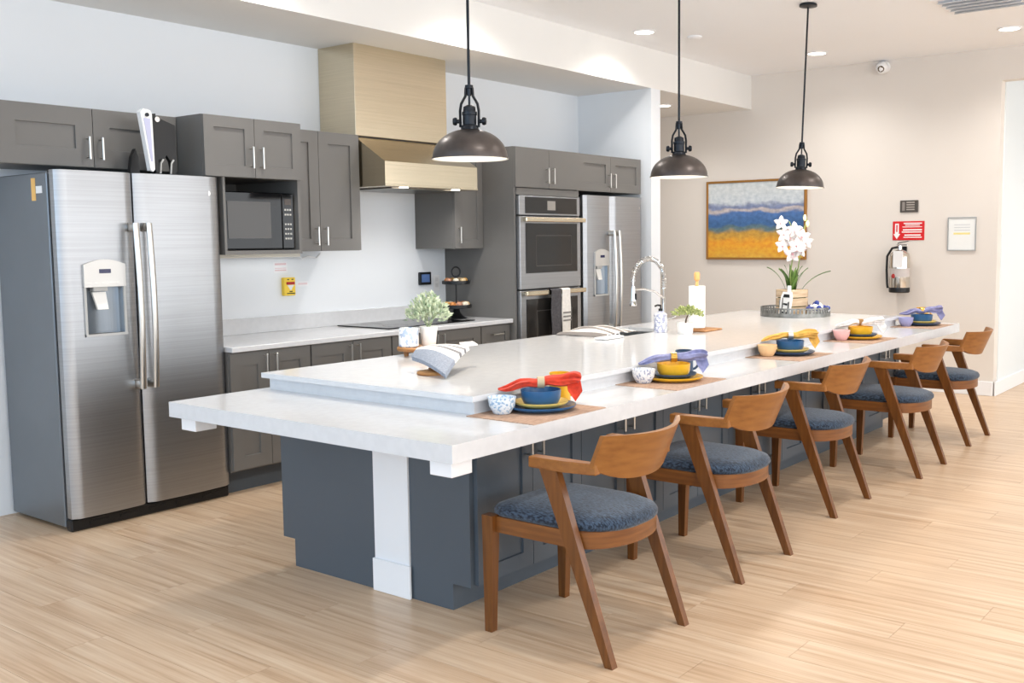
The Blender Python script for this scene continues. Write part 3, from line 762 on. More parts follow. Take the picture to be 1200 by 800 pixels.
# plaque
c = thing('plaque', 'small dark grey plaque above the red sign', 'sign', (FX, 3.15, 1.655))
MB().box(FX-.012, FX, 3.068, 3.235, 1.655, 1.765, .002).obj('plate', mat('pewter', (92, 86, 80), .35, .5), c)
m = MB()
for k in range(4): m.box(FX-.0135, FX-.0122, 3.10, 3.175, 1.675+k*.022, 1.685+k*.022)
m.obj('lettering', mat('pewter_print', (176, 168, 160), .5), c)
MB().box(FX-.0135, FX-.0122, 3.19, 3.215, 1.67, 1.75).obj('band', mat('pewter_light', (140, 132, 126), .4), c)
# fire sign
c = thing('fire_sign', 'red safety sign with white down arrow above the extinguisher', 'sign', (FX, 3.155, 1.395))
MB().box(FX-.006, FX, 3.008, 3.302, 1.397, 1.573, .002).obj('plate', mat('sign_red', (214, 30, 34), .4), c)
m = MB(); yc = 3.262
m.prism([(yc-.018, 1.552), (yc+.018, 1.552), (yc+.018, 1.455), (yc+.032, 1.455), (yc, 1.408), (yc-.032, 1.455), (yc-.018, 1.455)], FX-.0075, FX-.0062, 'x')
m.obj('arrow', mat('sign_white', (250, 246, 244), .45), c)
MB().box(FX-.0085, FX-.0076, yc-.006, yc+.006, 1.475, 1.54).obj('arrow_lettering', MATS['sign_red'], c)
m = MB()
for k, (a, b, z, h) in enumerate(((3.03, 3.20, 1.548, .010), (3.05, 3.185, 1.533, .008), (3.03, 3.21, 1.517, .006), (3.03, 3.205, 1.487, .012), (3.03, 3.215, 1.468, .010), (3.04, 3.19, 1.438, .012), (3.03, 3.20, 1.42, .008))): m.box(FX-.0075, FX-.0062, a, b, z, z+h)
m.obj('lettering', MATS['sign_white'], c)
# extinguisher
c = thing('fire_extinguisher', 'chrome fire extinguisher with black base hung on the far wall', 'fire extinguisher', (FX-.1, 3.2, .915))
ex, ey = FX-.105, 3.195
MB().lathe([(0, .955), (.088, .955), (.09, .965), (.09, 1.245), (.082, 1.275), (.05, 1.30), (.02, 1.312), (0, 1.312)], (ex, ey, 0), 36).obj('cylinder', mat('extinguisher_steel', (214, 208, 198), .16, 1.), c, True, 40)
MB().lathe([(0, .915), (.086, .915), (.093, .922), (.093, .962), (0, .962)], (ex, ey, 0), 36).obj('base', M_black, c, True, 40)
m = MB(); m.cyl((ex, ey, 1.31), (ex, ey, 1.35), .018, n=14); m.box(ex-.012, ex+.012, ey-.07, ey+.03, 1.35, 1.36, .002)
m.hexa([(ex-.01, ey-.08, 1.385), (ex+.01, ey-.08, 1.385), (ex+.01, ey+.02, 1.365), (ex-.01, ey+.02, 1.365)], [(ex-.01, ey-.08, 1.393), (ex+.01, ey-.08, 1.393), (ex+.01, ey+.02, 1.375), (ex-.01, ey+.02, 1.375)])
m.obj('valve', M_chrome, c)
MB().tube([(ex, ey+.02, 1.335), (ex-.01, ey+.07, 1.325), (ex-.01, ey+.115, 1.25), (ex-.01, ey+.118, 1.12), (ex-.01, ey+.112, 1.0), (ex-.01, ey+.105, .955)], .011, 8).obj('hose', M_black, c, True)
MB().box(ex-.098, ex-.095, ey-.06, ey+.03, 1.15, 1.30, .001).obj('inspection_tag', M_whitep, c)
MB().lathe([(.0905, 1.06), (.0908, 1.06), (.0908, 1.14), (.0905, 1.14)], (ex, ey, 0), 36, closed=True).obj('label_band', mat('label_pale', (196, 188, 184), .4), c, True)
MB().sphere((ex-.086, ey+.025, 1.07), .022, (.25, 1, 1)).obj('label_mark', mat('label_red', (170, 50, 46), .4), c)
MB().box(FX-.015, FX, ey-.03, ey+.03, .98, 1.34).obj('bracket', M_iron, c)
# framed notice
c = thing('framed_notice', 'silver framed paper notice beside the hallway opening', 'picture frame', (FX, 2.67, 1.3))
m = MB()
for a in ((2.548, 2.556, 1.30, 1.60), (2.788, 2.796, 1.30, 1.60), (2.556, 2.788, 1.30, 1.308), (2.556, 2.788, 1.592, 1.60)): m.box(FX-.018, FX, *a)
m.obj('frame', mat('silver_frame', (176, 176, 174), .35, .6), c)
MB().box(FX-.010, FX-.004, 2.556, 2.788, 1.308, 1.592).obj('paper', mat('notice_paper', (236, 238, 236), .5), c)
m = MB()
for z in (1.53, 1.505, 1.48): m.box(FX-.0112, FX-.0102, 2.60, 2.74, z, z+.006)
m.obj('lettering', mat('notice_grey', (206, 210, 212), .6), c)
MB().box(FX-.0112, FX-.0102, 2.60, 2.745, 1.445, 1.462).obj('highlight', mat('notice_yellow', (240, 226, 150), .6), c)

# ------------------------------------------------------------------ back wall things
c = thing('pull_station', 'yellow emergency pull station on the back wall', 'alarm box', (4.29, WY-.001, 1.075))
MB().box(4.247, 4.337, WY-.035, WY-.001, 1.075, 1.195, .004).obj('body', mat('safety_yellow', (248, 212, 70), .4), c)
MB().box(4.262, 4.328, WY-.042, WY-.034, 1.148, 1.166, .002).obj('handle', mat('pull_red', (176, 24, 24), .4), c)
MB().prism([(4.268, 1.145), (4.325, 1.145), (4.31, 1.128), (4.302, 1.112), (4.292, 1.112), (4.282, 1.128)], WY-.0365, WY-.0345, 'y').obj('window', M_whitep, c)
m = MB()
for x0_, x1_, z in ((4.27, 4.285, 1.178), (4.305, 4.32, 1.178), (4.285, 4.31, 1.098), (4.265, 4.33, 1.086)): m.box(x0_, x1_, WY-.0362, WY-.0345, z, z+.007)
m.obj('lettering', mat('ink', (50, 46, 30), .6), c)
def notice(label, x0, x1, z0, z1, lines, col):
    c = thing('paper_notice', label, 'notice', ((x0+x1)/2, WY-.001, z0))
    MB().box(x0, x1, WY-.0015, WY-.001, z0, z1).obj('sheet', mat('notice_sheet', (240, 241, 244), .6), c)
    m = MB()
    for z, h in lines: m.box(x0+.01, x1-.01, WY-.0025, WY-.0016, z, z+h)
    m.obj('lettering', mat('print_'+str(col), col, .6), c)
notice('small white notice with pink print above the yellow pull station', 4.19, 4.30, 1.225, 1.30, ((1.278, .012), (1.255, .004), (1.24, .008)), (224, 196, 200))
notice('small white notice with faint print right of the yellow pull station', 4.375, 4.47, 1.13, 1.165, ((1.142, .012),), (232, 212, 216))
c = thing('light_bar', 'slim cream light bar under the microwave cabinet', 'under-cabinet light', (3.9, 5.45, 1.33))
MB().box(3.40, 4.32, 5.44, 5.50, 1.333, 1.360, .004).obj('housing', mat('cream_plastic', (238, 232, 218), .5), c)
MB().tube([(4.32, 5.47, 1.345), (4.36, 5.48, 1.32), (4.42, 5.49, 1.335), (4.47, 5.47, 1.32), (4.52, 5.49, 1.345)], .005, 8).obj('cable', M_whitep, c, True)
MB().box(3.42, 4.30, 5.455, 5.485, 1.330, 1.333).obj('diffuser', M_whitep, c)
area('light_bar_led', (3.86, 5.47, 1.325), (0, 0, 0), .9, .03, .25, (1, .97, .93))
c = thing('touch_panel', 'black touchscreen control panel on the back wall', 'control panel', (5.57, WY-.001, 1.095))
MB().box(5.51, 5.638, WY-.02, WY-.001, 1.095, 1.192, .005).obj('bezel', M_black, c)
MB().box(5.53, 5.615, WY-.0215, WY-.0202, 1.115, 1.175).obj('screen', mat('tablet_screen', (70, 92, 136), .15, emit=.25, ecol=(90, 120, 170)), c)
c = thing('outlet', 'white wall outlet right of the black touchscreen', 'outlet', (5.7, WY-.001, 1.05))
MB().box(5.672, 5.74, WY-.006, WY-.001, 1.045, 1.165, .002).obj('plate', M_whitep, c)
for z in (1.072, 1.118): MB().box(5.69, 5.722, WY-.0085, WY-.006, z, z+.03, .001).obj('socket', mat('outlet_socket', (222, 222, 222), .4), c)

# ------------------------------------------------------------------ cake stand with pastries
c = thing('tiered_stand', 'black two-tier serving stand by the oven tower', 'serving stand', (5.60, 5.25, .845))
kx, ky = 5.60, 5.25
MB().lathe([(0, .8465), (.075, .8465), (.078, .852), (.05, .866), (.03, .89), (.022, .925), (0, .925)], (kx, ky, 0), 28).obj('foot', M_black, c, True, 50)
for z, r in ((.925, .115), (1.105, .105)):
    MB().lathe([(0, z), (r-.006, z), (r, z+.003), (r, z+.026), (r-.005, z+.026), (r-.005, z+.006), (0, z+.006)], (kx, ky, 0), 36).obj('tier', M_black, c, True, 40)
MB().cyl((kx, ky, .93), (kx, ky, 1.165), .006, n=10).obj('post', M_black, c)
MB().tube([(kx+.032*cos(a)*.62, ky-.032*cos(a)*.78, 1.197+.036*sin(a)) for a in [2*pi*i/24 for i in range(24)]], .006, 8, closed=True).obj('ring_handle', M_black, c, True)
pcs = [(200, 130, 66), (226, 196, 150), (206, 150, 120), (214, 160, 74), (238, 226, 206)]
seen = {}
for tier, z, r, nn in ((0, .932, .075, 9), (1, 1.112, .066, 7)):
    for k in range(nn):
        a = 2*pi*k/nn + tier*.3; px, py = kx+r*cos(a), ky+r*sin(a); col = pcs[(k*2+tier) % 5]
        sx = .03; zz = z+.0215
        o = MB().sphere((px, py, zz), .028 if tier == 0 else .024, (1, 1, .78), 12).obj('pastry', mat('pastry_%d' % pcs.index(col), col, .6, var=.25, vscale=(60, 60, 60)), None, True)
        key = (tier, col); seen[key] = seen.get(key, []) + [(o, px*.73+py*.68)]
        tag(o, '%s pastry on the %s tier of the black stand' % (('golden brown', 'pale crumbed', 'pink glazed', 'honey yellow', 'cream white')[pcs.index(col)], 'lower' if tier == 0 else 'upper'), 'pastry', 'pastries on the %s tier' % ('lower' if tier == 0 else 'upper'))
for lst in seen.values():
    if len(lst) == 2:
        lst.sort(key=lambda q: q[1])
        lst[0][0]['label'] = 'front ' + lst[0][0]['label']; lst[1][0]['label'] = 'rear ' + lst[1][0]['label']
o = MB().box(5.40, 5.52, 4.99, 5.06, .8465, .853, .002).obj('spoon_rest', M_black); tag(o, 'flat black spoon rest on the worktop before the tiered stand', 'spoon rest')

# ------------------------------------------------------------------ items on the upper worktop
def foliage(cx_, cy_, z, rad, height, n, m, name, parent, leaf=.03, lw=.008, flat=1., seed=1):
    rnd = random.Random(seed); mb = MB()
    for k in range(n):
        th = rnd.uniform(0, 2*pi); ph = rnd.random()**.7
        d = Vector((cos(th)*ph*rad, sin(th)*ph*rad, height*(1-.55*ph*ph)*rnd.uniform(.35, 1)))
        base = Vector((cx_, cy_, z)) + d
        dirv = Vector((d.x*1.0, d.y*1.0, abs(d.z)*.8+.01)).normalized()
        dirv = (dirv + Vector((rnd.uniform(-.6, .6), rnd.uniform(-.6, .6), rnd.uniform(-.4, .5)))).normalized()
        side = dirv.cross(Vector((rnd.uniform(-1, 1), rnd.uniform(-1, 1), .5))).normalized(); nn = side.cross(dirv)
        l = leaf*rnd.uniform(.7, 1.2); w_ = lw*rnd.uniform(.8, 1.2)
        v = [mb.bm.verts.new(p) for p in (base-dirv*l*.5, base+side*w_+nn*w_*.3, base+dirv*l*.5, base-side*w_+nn*w_*.3)]
        mb.bm.faces.new((v[0], v[1], v[2])); mb.bm.faces.new((v[0], v[2], v[3]))
    o = mb.obj(name, m, parent); o['kind'] = 'stuff'; return o
# wooden riser + candle + plant
RX, RY, RZ = 3.64, 3.70, ZU
c = thing('wood_riser', 'round wooden riser under the candle and pale plant', 'riser', (RX, RY, RZ))
MB().lathe([(0, RZ+.028), (.112, RZ+.028), (.116, RZ+.033), (.116, RZ+.043), (.112, RZ+.047), (0, RZ+.047)], (RX+.03, RY, 0), 36).obj('board', M_woodb, c, True, 40)
for a in range(3): MB().lathe([(0, RZ), (.012, RZ), (.014, RZ+.028), (0, RZ+.028)], (RX+.03+.07*cos(a*2.1+.4), RY+.07*sin(a*2.1+.4), 0), 12).obj('foot', M_woodb, c, True)
rz = RZ+.047
c = thing('candle_jar', 'white patterned candle jar on the wooden riser', 'candle', (3.625, 3.72, rz))
cxy = (3.617, 3.725)
MB().lathe([(0, rz), (.043, rz), (.05, rz+.006), (.05, rz+.088), (.046, rz+.098), (.042, rz+.098), (.045, rz+.086), (.044, rz+.07), (0, rz+.07)], (*cxy, 0), 32).obj('jar', mat('white_ceramic_blue_print', (244, 243, 240), .25, rgb2=(170, 184, 206), vscale=(38, 38, 38), ramp=(.44, .5)), c, True, 40)
MB().cyl((*cxy, rz+.07), (*cxy, rz+.08), .002, n=6).obj('wick', M_black, c)
pxy = (3.735, 3.70)
c = thing('potted_plant', 'pale leafy plant in a white cup-shaped pot', 'plant', (*pxy, rz))
MB().lathe([(0, rz), (.033, rz), (.036, rz+.005), (.047, rz+.098), (.043, rz+.098), (.04, rz+.085), (0, rz+.085)], (*pxy, 0), 32).obj('pot', M_white, c, True, 40)
m = MB()
for k in range(14):
    a = k*2.4; m.tube([(*pxy, rz+.08), (pxy[0]+.03*cos(a), pxy[1]+.03*sin(a), rz+.14), (pxy[0]+.075*cos(a), pxy[1]+.075*sin(a), rz+.20)], .0016, 4)
m.obj('stems', mat('pale_stem', (150, 166, 130), .6), c)
M_leafp = mat('pale_leaf', (226, 232, 206), .6, rgb2=(150, 172, 140), vscale=(50, 50, 50))
foliage(*pxy, rz+.095, .115, .18, 520, M_leafp, 'foliage', c, .034, .008, seed=3)
# towel on wooden stand
c = thing('wooden_stand', 'small turned wooden stand holding up the folded towel', 'stand', (3.165, 3.14, ZU))
wx, wy = 3.165, 3.125
MB().lathe([(0, ZU), (.06, ZU), (.064, ZU+.006), (.06, ZU+.014), (.03, ZU+.02), (0, ZU+.02)], (wx, wy, 0), 32).obj('base', M_woodb, c, True, 50)
MB().tube([(wx, wy, ZU+.015), (wx+.03, wy-.015, ZU+.045), (wx+.07, wy-.02, ZU+.07)], [.018, .014, .02], 12).obj('stem', M_woodb, c, True)
A_, B_, C_, D_ = Vector((3.155, 3.235, .918)), Vector((3.07, 2.95, .868)), Vector((3.415, 3.13, .946)), Vector((3.25, 3.255, .953))
tw = thing('folded_towel', 'grey and white striped towel folded over the wooden stand', 'towel', (3.2, 3.1, .855))
nrm = (B_-A_).cross(D_-A_).normalized()
if nrm.z < 0: nrm = -nrm
bands = [(0, .40, 'towel_slate', (150, 158, 172)), (.40, .60, 'towel_white', (240, 238, 235)), (.60, .68, 'towel_stripe', (128, 128, 132)), (.68, .80, 'towel_white', (240, 238, 235)), (.80, .87, 'towel_stripe', (128, 128, 132)), (.87, 1.0, 'towel_white', (240, 238, 235))]
def tws(u, v):   # u along A->D / B->C, v along A->B
    p = (A_*(1-v)+B_*v)*(1-u) + (D_*(1-v)+C_*v)*u
    return p + nrm*(.024*sin(pi*u)*(.6+.4*sin(pi*v)) + .012*sin(pi*v))
for k, (u0, u1, nm, col) in enumerate(bands):
    MB().grid(lambda u, v: tws(u0+(u1-u0)*u, v), 8, 16, lambda u, v: tuple(-nrm*.02)).obj('band', mat(nm, col, .95, var=.12, vscale=(140, 140, 140), bump=.3, bscale=200), tw, True, 60)
MB().grid(lambda u, v: tuple(C_ + Vector((.08*u-.03, -.01*u+.03*v, .006+.012*v))), 4, 3, lambda u, v: (0, 0, -.006)).obj('corner', mat('towel_white', (240, 238, 235), .95), tw)
# faucet
fx_, fy_ = 5.765, 3.53
c = thing('faucet', 'tall chrome spring-neck kitchen faucet behind the sink', 'faucet', (fx_, fy_, ZU))
MB().lathe([(0, ZU), (.028, ZU), (.028, ZU+.006), (.02, ZU+.012), (.018, ZU+.07), (.012, ZU+.075), (.012, ZU+.20), (0, ZU+.20)], (fx_, fy_, 0), 20).obj('base', M_chrome, c, True, 40)
hx0 = 5.395; rad_ = (fx_-hx0)/2; cx_ = (fx_+hx0)/2
path = [(fx_, fy_, ZU+.18+.015*i) for i in range(8)]
zc_ = 1.165
path = [(fx_, fy_, 1.03+(zc_-1.03)*i/6) for i in range(6)] + [(cx_+rad_*cos(a), fy_, zc_+.135*sin(a)) for a in [pi*i/24 for i in range(25)]] + [(hx0, fy_, 1.13)]
MB().tube(path, .007, 10).obj('hose', M_chrome, c, True)
# spring coil around the arc
def along(t):
    L_ = [0]
    for a, b in zip(path, path[1:]): L_.append(L_[-1]+(Vector(b)-Vector(a)).length)
    d = t*L_[-1]
    for i in range(len(path)-1):
        if d <= L_[i+1] or i == len(path)-2:
            q = (d-L_[i])/(L_[i+1]-L_[i]); return Vector(path[i]).lerp(Vector(path[i+1]), q), (Vector(path[i+1])-Vector(path[i])).normalized()
coil = []
for i in range(34*8+1):
    t = i/(34*8); p_, d_ = along(.10+.86*t); a = 2*pi*i/8; s1 = Vector((0, 1, 0)); s2 = d_.cross(s1)
    coil.append(p_ + (s1*cos(a)+s2*sin(a))*.0145)
MB().tube(coil, .0035, 5).obj('spring', M_chrome, c, True)
MB().lathe([(0, 1.005), (.022, 1.005), (.024, 1.012), (.017, 1.06), (.015, 1.10), (.012, 1.13), (0, 1.13)], (hx0, fy_, 0), 18).obj('spray_head', M_chrome, c, True, 40)
MB().box(hx0-.006, hx0+.006, fy_-.025, fy_-.013, 1.045, 1.085, .002).obj('spray_button', M_black, c)
MB().tube([(fx_, fy_, 1.035), (5.65, fy_, 1.085), (5.52, fy_, 1.108), (hx0+.01, fy_, 1.108)], .007, 8).obj('support_arm', M_chrome, c, True)
MB().tube([(fx_, fy_, ZU+.05), (fx_+.02, fy_-.05, ZU+.06), (fx_+.025, fy_-.08, ZU+.075)], .006, 8).obj('lever', M_chrome, c, True)
# soap bottle
c = thing('soap_bottle', 'white ribbed soap bottle with black pump beside the sink', 'soap dispenser', (5.425, 3.345, ZU))
sx_, sy_ = 5.425, 3.345; m = MB(); prof = [(0, ZU), (.040, ZU), (.043, ZU+.004)]
for k in range(8): prof += [(.043, ZU+.008+k*.012), (.0405, ZU+.014+k*.012)]
prof += [(.043, ZU+.108), (.038, ZU+.118), (.018, ZU+.126), (.015, ZU+.132), (0, ZU+.132)]
m.lathe(prof, (sx_, sy_, 0), 28).obj('bottle', mat('white_blue_glaze', (236, 236, 240), .3, rgb2=(176, 180, 206), vscale=(60, 60, 60), ramp=(.46, .54)), c, True, 30)
m = MB(); m.cyl((sx_, sy_, ZU+.13), (sx_, sy_, ZU+.148), .013, n=14); m.cyl((sx_, sy_, ZU+.145), (sx_, sy_, ZU+.17), .005, n=8); m.tube([(sx_, sy_, ZU+.168), (sx_-.02, sy_+.012, ZU+.170), (sx_-.035, sy_+.02, ZU+.164)], .006, 8)
m.obj('pump', M_black, c, True, 40)
# bonsai
bx_, by_ = 5.405, 3.155
c = thing('bonsai', 'tiny green tree in a round white pot beside the soap bottle', 'plant', (bx_, by_, ZU))
MB().lathe([(0, ZU), (.042, ZU), (.046, ZU+.006), (.052, ZU+.07), (.047, ZU+.07), (.045, ZU+.06), (0, ZU+.06)], (bx_, by_, 0), 32).obj('pot', M_white, c, True, 40)
MB().tube([(bx_, by_, ZU+.055), (bx_+.004, by_-.004, ZU+.09), (bx_+.012, by_-.012, ZU+.115)], [.006, .005, .004], 8).obj('trunk', mat('trunk_brown', (78, 62, 46), .8), c, True)
fo = MB(); 
foliage(bx_+.008, by_-.008, ZU+.10, .10, .075, 420, mat('bonsai_leaf', (198, 202, 140), .6, rgb2=(128, 146, 84), vscale=(60, 60, 60)), 'foliage', c, .022, .007, seed=5); fo.bm.free()
# paper towel holder on a small tray
tx, ty = 5.60, 3.185
c = thing('paper_towel_holder', 'white paper towel roll on a wooden upright holder', 'paper towel', (tx, ty, ZU+.012))
MB().lathe([(.018, ZU+.024), (.052, ZU+.024), (.052, ZU+.285), (.018, ZU+.285)], (tx, ty, 0), 32, closed=True).obj('paper_roll', mat('paper_white', (248, 247, 245), .9), c, True, 40)
MB().lathe([(0, ZU+.012), (.055, ZU+.012), (.055, ZU+.022), (0, ZU+.022)], (tx, ty, 0), 32).obj('base', M_woodb, c, True, 40)
MB().lathe([(0, ZU+.022), (.010, ZU+.022), (.010, ZU+.31), (.008, ZU+.315), (.018, ZU+.325), (.019, ZU+.36), (.015, ZU+.372), (0, ZU+.374)], (tx, ty, 0), 18).obj('finial_post', mat('beech', (222, 166, 104), .5), c, True, 40)
o = MB().box(tx-.06, tx+.17, ty-.09, ty+.075, ZU, ZU+.012, .004).obj('wooden_tray', M_woodb); tag(o, 'flat wooden tray under the paper towel holder', 'tray')
# striped dish cloth over the sink edge
c = thing('dish_cloth', 'grey and white striped dish cloth heaped on the sink edge', 'cloth', (5.08, 3.6, ZU))
for k in range(9):
    def f(u, v, k=k):
        a = (k+u)/9; x = 4.90+.40*a; y = 3.77-.32*v
        h = .045*sin(pi*min(1, a*1.05))**.7*sin(pi*(.12+.8*v)) + .004*sin(17*a+6*v)
        return (x+.05*v, y, ZU+.006+h)
    MB().grid(f, 4, 12, lambda u, v: (0, 0, -.004)).obj('stripe', mat('cloth_grey', (134, 128, 124), .95) if k % 2 == 0 else mat('cloth_white', (232, 228, 222), .95), c, True, 70)
c = thing('dish_rack', 'small white dish rack over the sink edge', 'dish rack', (4.97, 3.36, ZU))
MB().box(4.80, 5.00, 3.335, 3.415, ZU+.002, ZU+.014, .003).obj('tray', M_whitep, c)
for k in range(4): MB().cyl((4.84+k*.04, 3.345, ZU+.002), (4.84+k*.04, 3.345, ZU+.03), .004, n=8).obj('peg', M_whitep, c)

# round metal tray with planter
gx, gy = 7.13, 3.21
M_galv = mat('galvanised_metal', (150, 150, 146), .45, .8, var=.2, vscale=(20, 20, 20))
c = thing('metal_tray', 'round galvanised tray with pierced rim on the far island end', 'tray', (gx, gy, ZU))
MB().lathe([(0, ZU+.001), (.255, ZU+.001), (.255, ZU+.005), (0, ZU+.005)], (gx, gy, 0), 56).obj('bottom', M_galv, c)
for z, h in ((ZU+.001, .028), (ZU+.058, .010)):
    MB().lathe([(.252, z), (.257, z), (.257, z+h), (.252, z+h)], (gx, gy, 0), 56, closed=True).obj('rim_band', M_galv, c, True, 40)
m = MB()
for k in range(56):
    a = 2*pi*k/56; M_ = Matrix.Translation((gx+.2545*cos(a), gy+.2545*sin(a), 0)) @ Matrix.Rotation(a, 4, 'Z')
    b = MB().box(-.0025, .0025, -.008, .008, ZU+.029, ZU+.058); b.xform(M_)
    me = bpy.data.meshes.new('tmp'); b.bm.to_mesh(me); b.bm.free(); m.bm.from_mesh(me); bpy.data.meshes.remove(me)
m.obj('pierced_band', M_galv, c)
# planter crate with orchid
zt_ = ZU+.006
c = thing('orchid_planter', 'white orchid in a slatted wooden crate on the metal tray', 'plant', (7.10, 3.23, zt_))
px_, py_ = 7.10, 3.225; Rm = Matrix.Translation((px_, py_, 0)) @ Matrix.Rotation(radians(-24), 4, 'Z')
M_crate = mat('pale_crate_wood', (214, 190, 160), .6, rgb2=(188, 160, 128), vscale=(8, 8, 60))
for k in range(3):
    z = zt_+.004+k*.065
    for s in (0, 1, 2, 3):
        b = MB().box(-.084, .084, -.084, -.074, z, z+.058, .002); b.xform(Rm @ Matrix.Rotation(s*pi/2, 4, 'Z')); b.obj('slat', M_crate, c)
b = MB().box(-.073, .073, -.073, .073, zt_, zt_+.17); b.xform(Rm); b.obj('soil_block', mat('moss', (92, 96, 62), .9), c)
b = MB().box(-.089, -.084, -.04, .04, zt_+.075, zt_+.115); b.xform(Rm); b.obj('label_plate', mat('plate_grey', (176, 176, 180), .4, .5), c)
M_leaf = mat('orchid_leaf', (110, 140, 70), .45, rgb2=(70, 104, 48), vscale=(14, 14, 14))
leafs = [(-.06, .13, .26, .10), (-.03, .07, .24, .3), (.04, -.08, .25, .1), (.08, -.20, .22, -.05), (.05, -.02, .26, .2), (-.05, .06, .25, .1), (.03, -.05, .27, .3), (-.02, -.05, .18, .3), (.02, .08, .24, .3), (.01, .02, .29, .1), (.03, .01, .23, .1), (-.01, -.03, .26, .1), (.02, -.06, .21, .1), (-.03, .03, .20, .1), (-.02, .04, .28, .1)]
for k, (dx, dy, h, cv) in enumerate(leafs):
    b0 = Vector((px_+dx*.3, py_+dy*.3, zt_+.16))
    # side direction across the leaf
    dd = Vector((dx, dy, 0)).normalized(); sd = Vector((-dd.y, dd.x, 0))
    def lf(u, v, b0=b0, dx=dx, dy=dy, h=h, sd=sd, dd=dd):
        wdt = .027*(sin(pi*min(1, .25+.75*u)))**.8*(1-u*.6)
        return tuple(b0 + Vector((dx*u**1.5, dy*u**1.5, h*(u-.25*u*u*u))) + sd*wdt*(2*v-1) + Vector((0, 0, .006*abs(2*v-1))))
    MB().grid(lf, 10, 2, lambda u, v: (0, 0, .0015)).obj('leaf', M_leaf, c, True)
stp = [(px_, py_, zt_+.15), (px_-.01, py_+.01, 1.15), (px_+.01, py_, 1.30), (px_+.02, py_-.01, 1.45), (px_-.02, py_+.02, 1.55)]
MB().tube(stp, [.005, .004, .004, .003, .003], 6).obj('flower_stem', mat('stem_green', (140, 160, 90), .5), c, True)
MB().tube([(px_+.01, py_, zt_+.15), (px_+.04, py_-.03, 1.2), (px_+.06, py_-.05, 1.42), (px_+.09, py_-.07, 1.57)], [.004, .004, .003, .003], 6).obj('flower_stem', MATS['stem_green'], c, True)
view = Vector((-.9, -.42, .12)).normalized(); ux = Vector((.42, -.9, 0)).normalized(); uz = view.cross(ux).normalized()
if uz.z < 0: uz = -uz
M_pet = mat('orchid_petal', (222, 217, 214), .5, rgb2=(212, 188, 190), vscale=(26, 26, 26), ramp=(.34, .5)); M_lip = mat('orchid_lip', (226, 170, 178), .5)
fl_pos = [(-.085, 1.535, .05), (-.06, 1.45, .058), (.015, 1.475, .06), (.07, 1.43, .058), (-.07, 1.365, .055), (.03, 1.36, .06), (.10, 1.39, .05), (.0, 1.30, .062), (.055, 1.325, .05), (-.02, 1.42, .055)]
for k, (s, z, r_) in enumerate(fl_pos):
    c0 = Vector((px_, py_, z)) + ux*s + view*(.03+.02*((k*7) % 3)); rr = random.Random(k)
    tl = Vector((rr.uniform(-.4, .4), rr.uniform(-.4, .4), rr.uniform(-.3, .3))); nv = (view+tl).normalized()
    a1 = nv.cross(Vector((0, 0, 1))).normalized(); a2 = a1.cross(nv).normalized(); m = MB()
    for q in range(5):
        an = pi/2+q*2*pi/5; d1 = a1*cos(an)+a2*sin(an); d2 = nv.cross(d1)
        def pf(u, v, d1=d1, d2=d2): 
            wd = .36*r_*(sin(pi*min(1, .12+.88*u)))**.7
            return tuple(c0 + d1*r_*1.12*u + d2*wd*(2*v-1) + nv*(.25*r_*u*u - .2*r_*u*abs(2*v-1)))
        m.grid(pf, 5, 4, lambda u, v: tuple(nv*.001))
    fo_ = m.obj('flower', M_pet, c, True, 80)
    l_ = MB().sphere(c0+nv*.008, .010, (1, 1, 1), 8).obj('lip', M_lip); l_.parent = fo_
for k, (s, z) in enumerate(((.088, 1.575), (.108, 1.53))):
    MB().sphere(tuple(Vector((px_, py_, z))+ux*s), .018, (.75, .75, 1.4), 10).obj('bud', mat('bud_green', (222, 224, 170), .5), c, True)
MB().box(px_-.125, px_-.12, py_-.05, py_-.02, zt_+.16, zt_+.225, .001).obj('plant_tag', M_whitep, c)
# white card with black print
c = thing('printed_card', 'white rounded card with black print leaning on the crate', 'card', (6.94, 3.215, zt_))
Km = Matrix.Translation((6.962, 3.222, zt_)) @ Matrix.Rotation(radians(-24), 4, 'Z') @ Matrix.Rotation(radians(10), 4, 'Y') @ Matrix.Scale(1.2, 4)
b = MB().prism([(-.05, 0), (.05, 0), (.05, .12), (.038, .15), (-.038, .15), (-.05, .12)], -.004, .004, 'x'); b.xform(Km); b.obj('board', M_whitep, c)
m = MB()
m.prism([(.03, .115), (.024, .135), (-.024, .135), (-.03, .115)], -.0055, -.0045, 'x')
m.prism([(-.036, .02), (-.024, .012), (-.018, .02), (-.026, .055), (-.02, .085), (-.032, .09)], -.0055, -.0045, 'x')
m.prism([(.036, .03), (.028, .05), (.034, .11), (.028, .115), (.02, .06), (.026, .025)], -.0055, -.0045, 'x')
m.prism([(-.018, .065), (.02, .07), (.02, .08), (-.018, .078)], -.0055, -.0045, 'x'); m.prism([(-.02, .012), (.022, .016), (.022, .028), (-.02, .024)], -.0055, -.0045, 'x')
m.xform(Km); m.obj('print', mat('black_print', (24, 28, 30), .5), c)
# blue ornament
c = thing('blue_ornament', 'blue and white ceramic bead garland heaped on the metal tray', 'ornament', (7.17, 3.03, zt_))
rr = random.Random(4)
for k in range(22):
    a = rr.uniform(0, 2*pi); q = rr.random()**.5*.075; z = zt_+.02+rr.choice((0, .03, .06))*(1-q/.085) + .03
    MB().sphere((7.15+q*cos(a), 3.035+q*sin(a), z), .019, (1, 1, 1), 10).obj('bead', mat('cobalt', (50, 66, 140), .25) if k % 3 else mat('china_white', (240, 240, 244), .25), c, True)
MB().lathe([(0, zt_), (.06, zt_), (.085, zt_+.04), (.08, zt_+.04), (.055, zt_+.006), (0, zt_+.006)], (7.15, 3.035, 0), 24).obj('dish', MATS['china_white'], c, True)

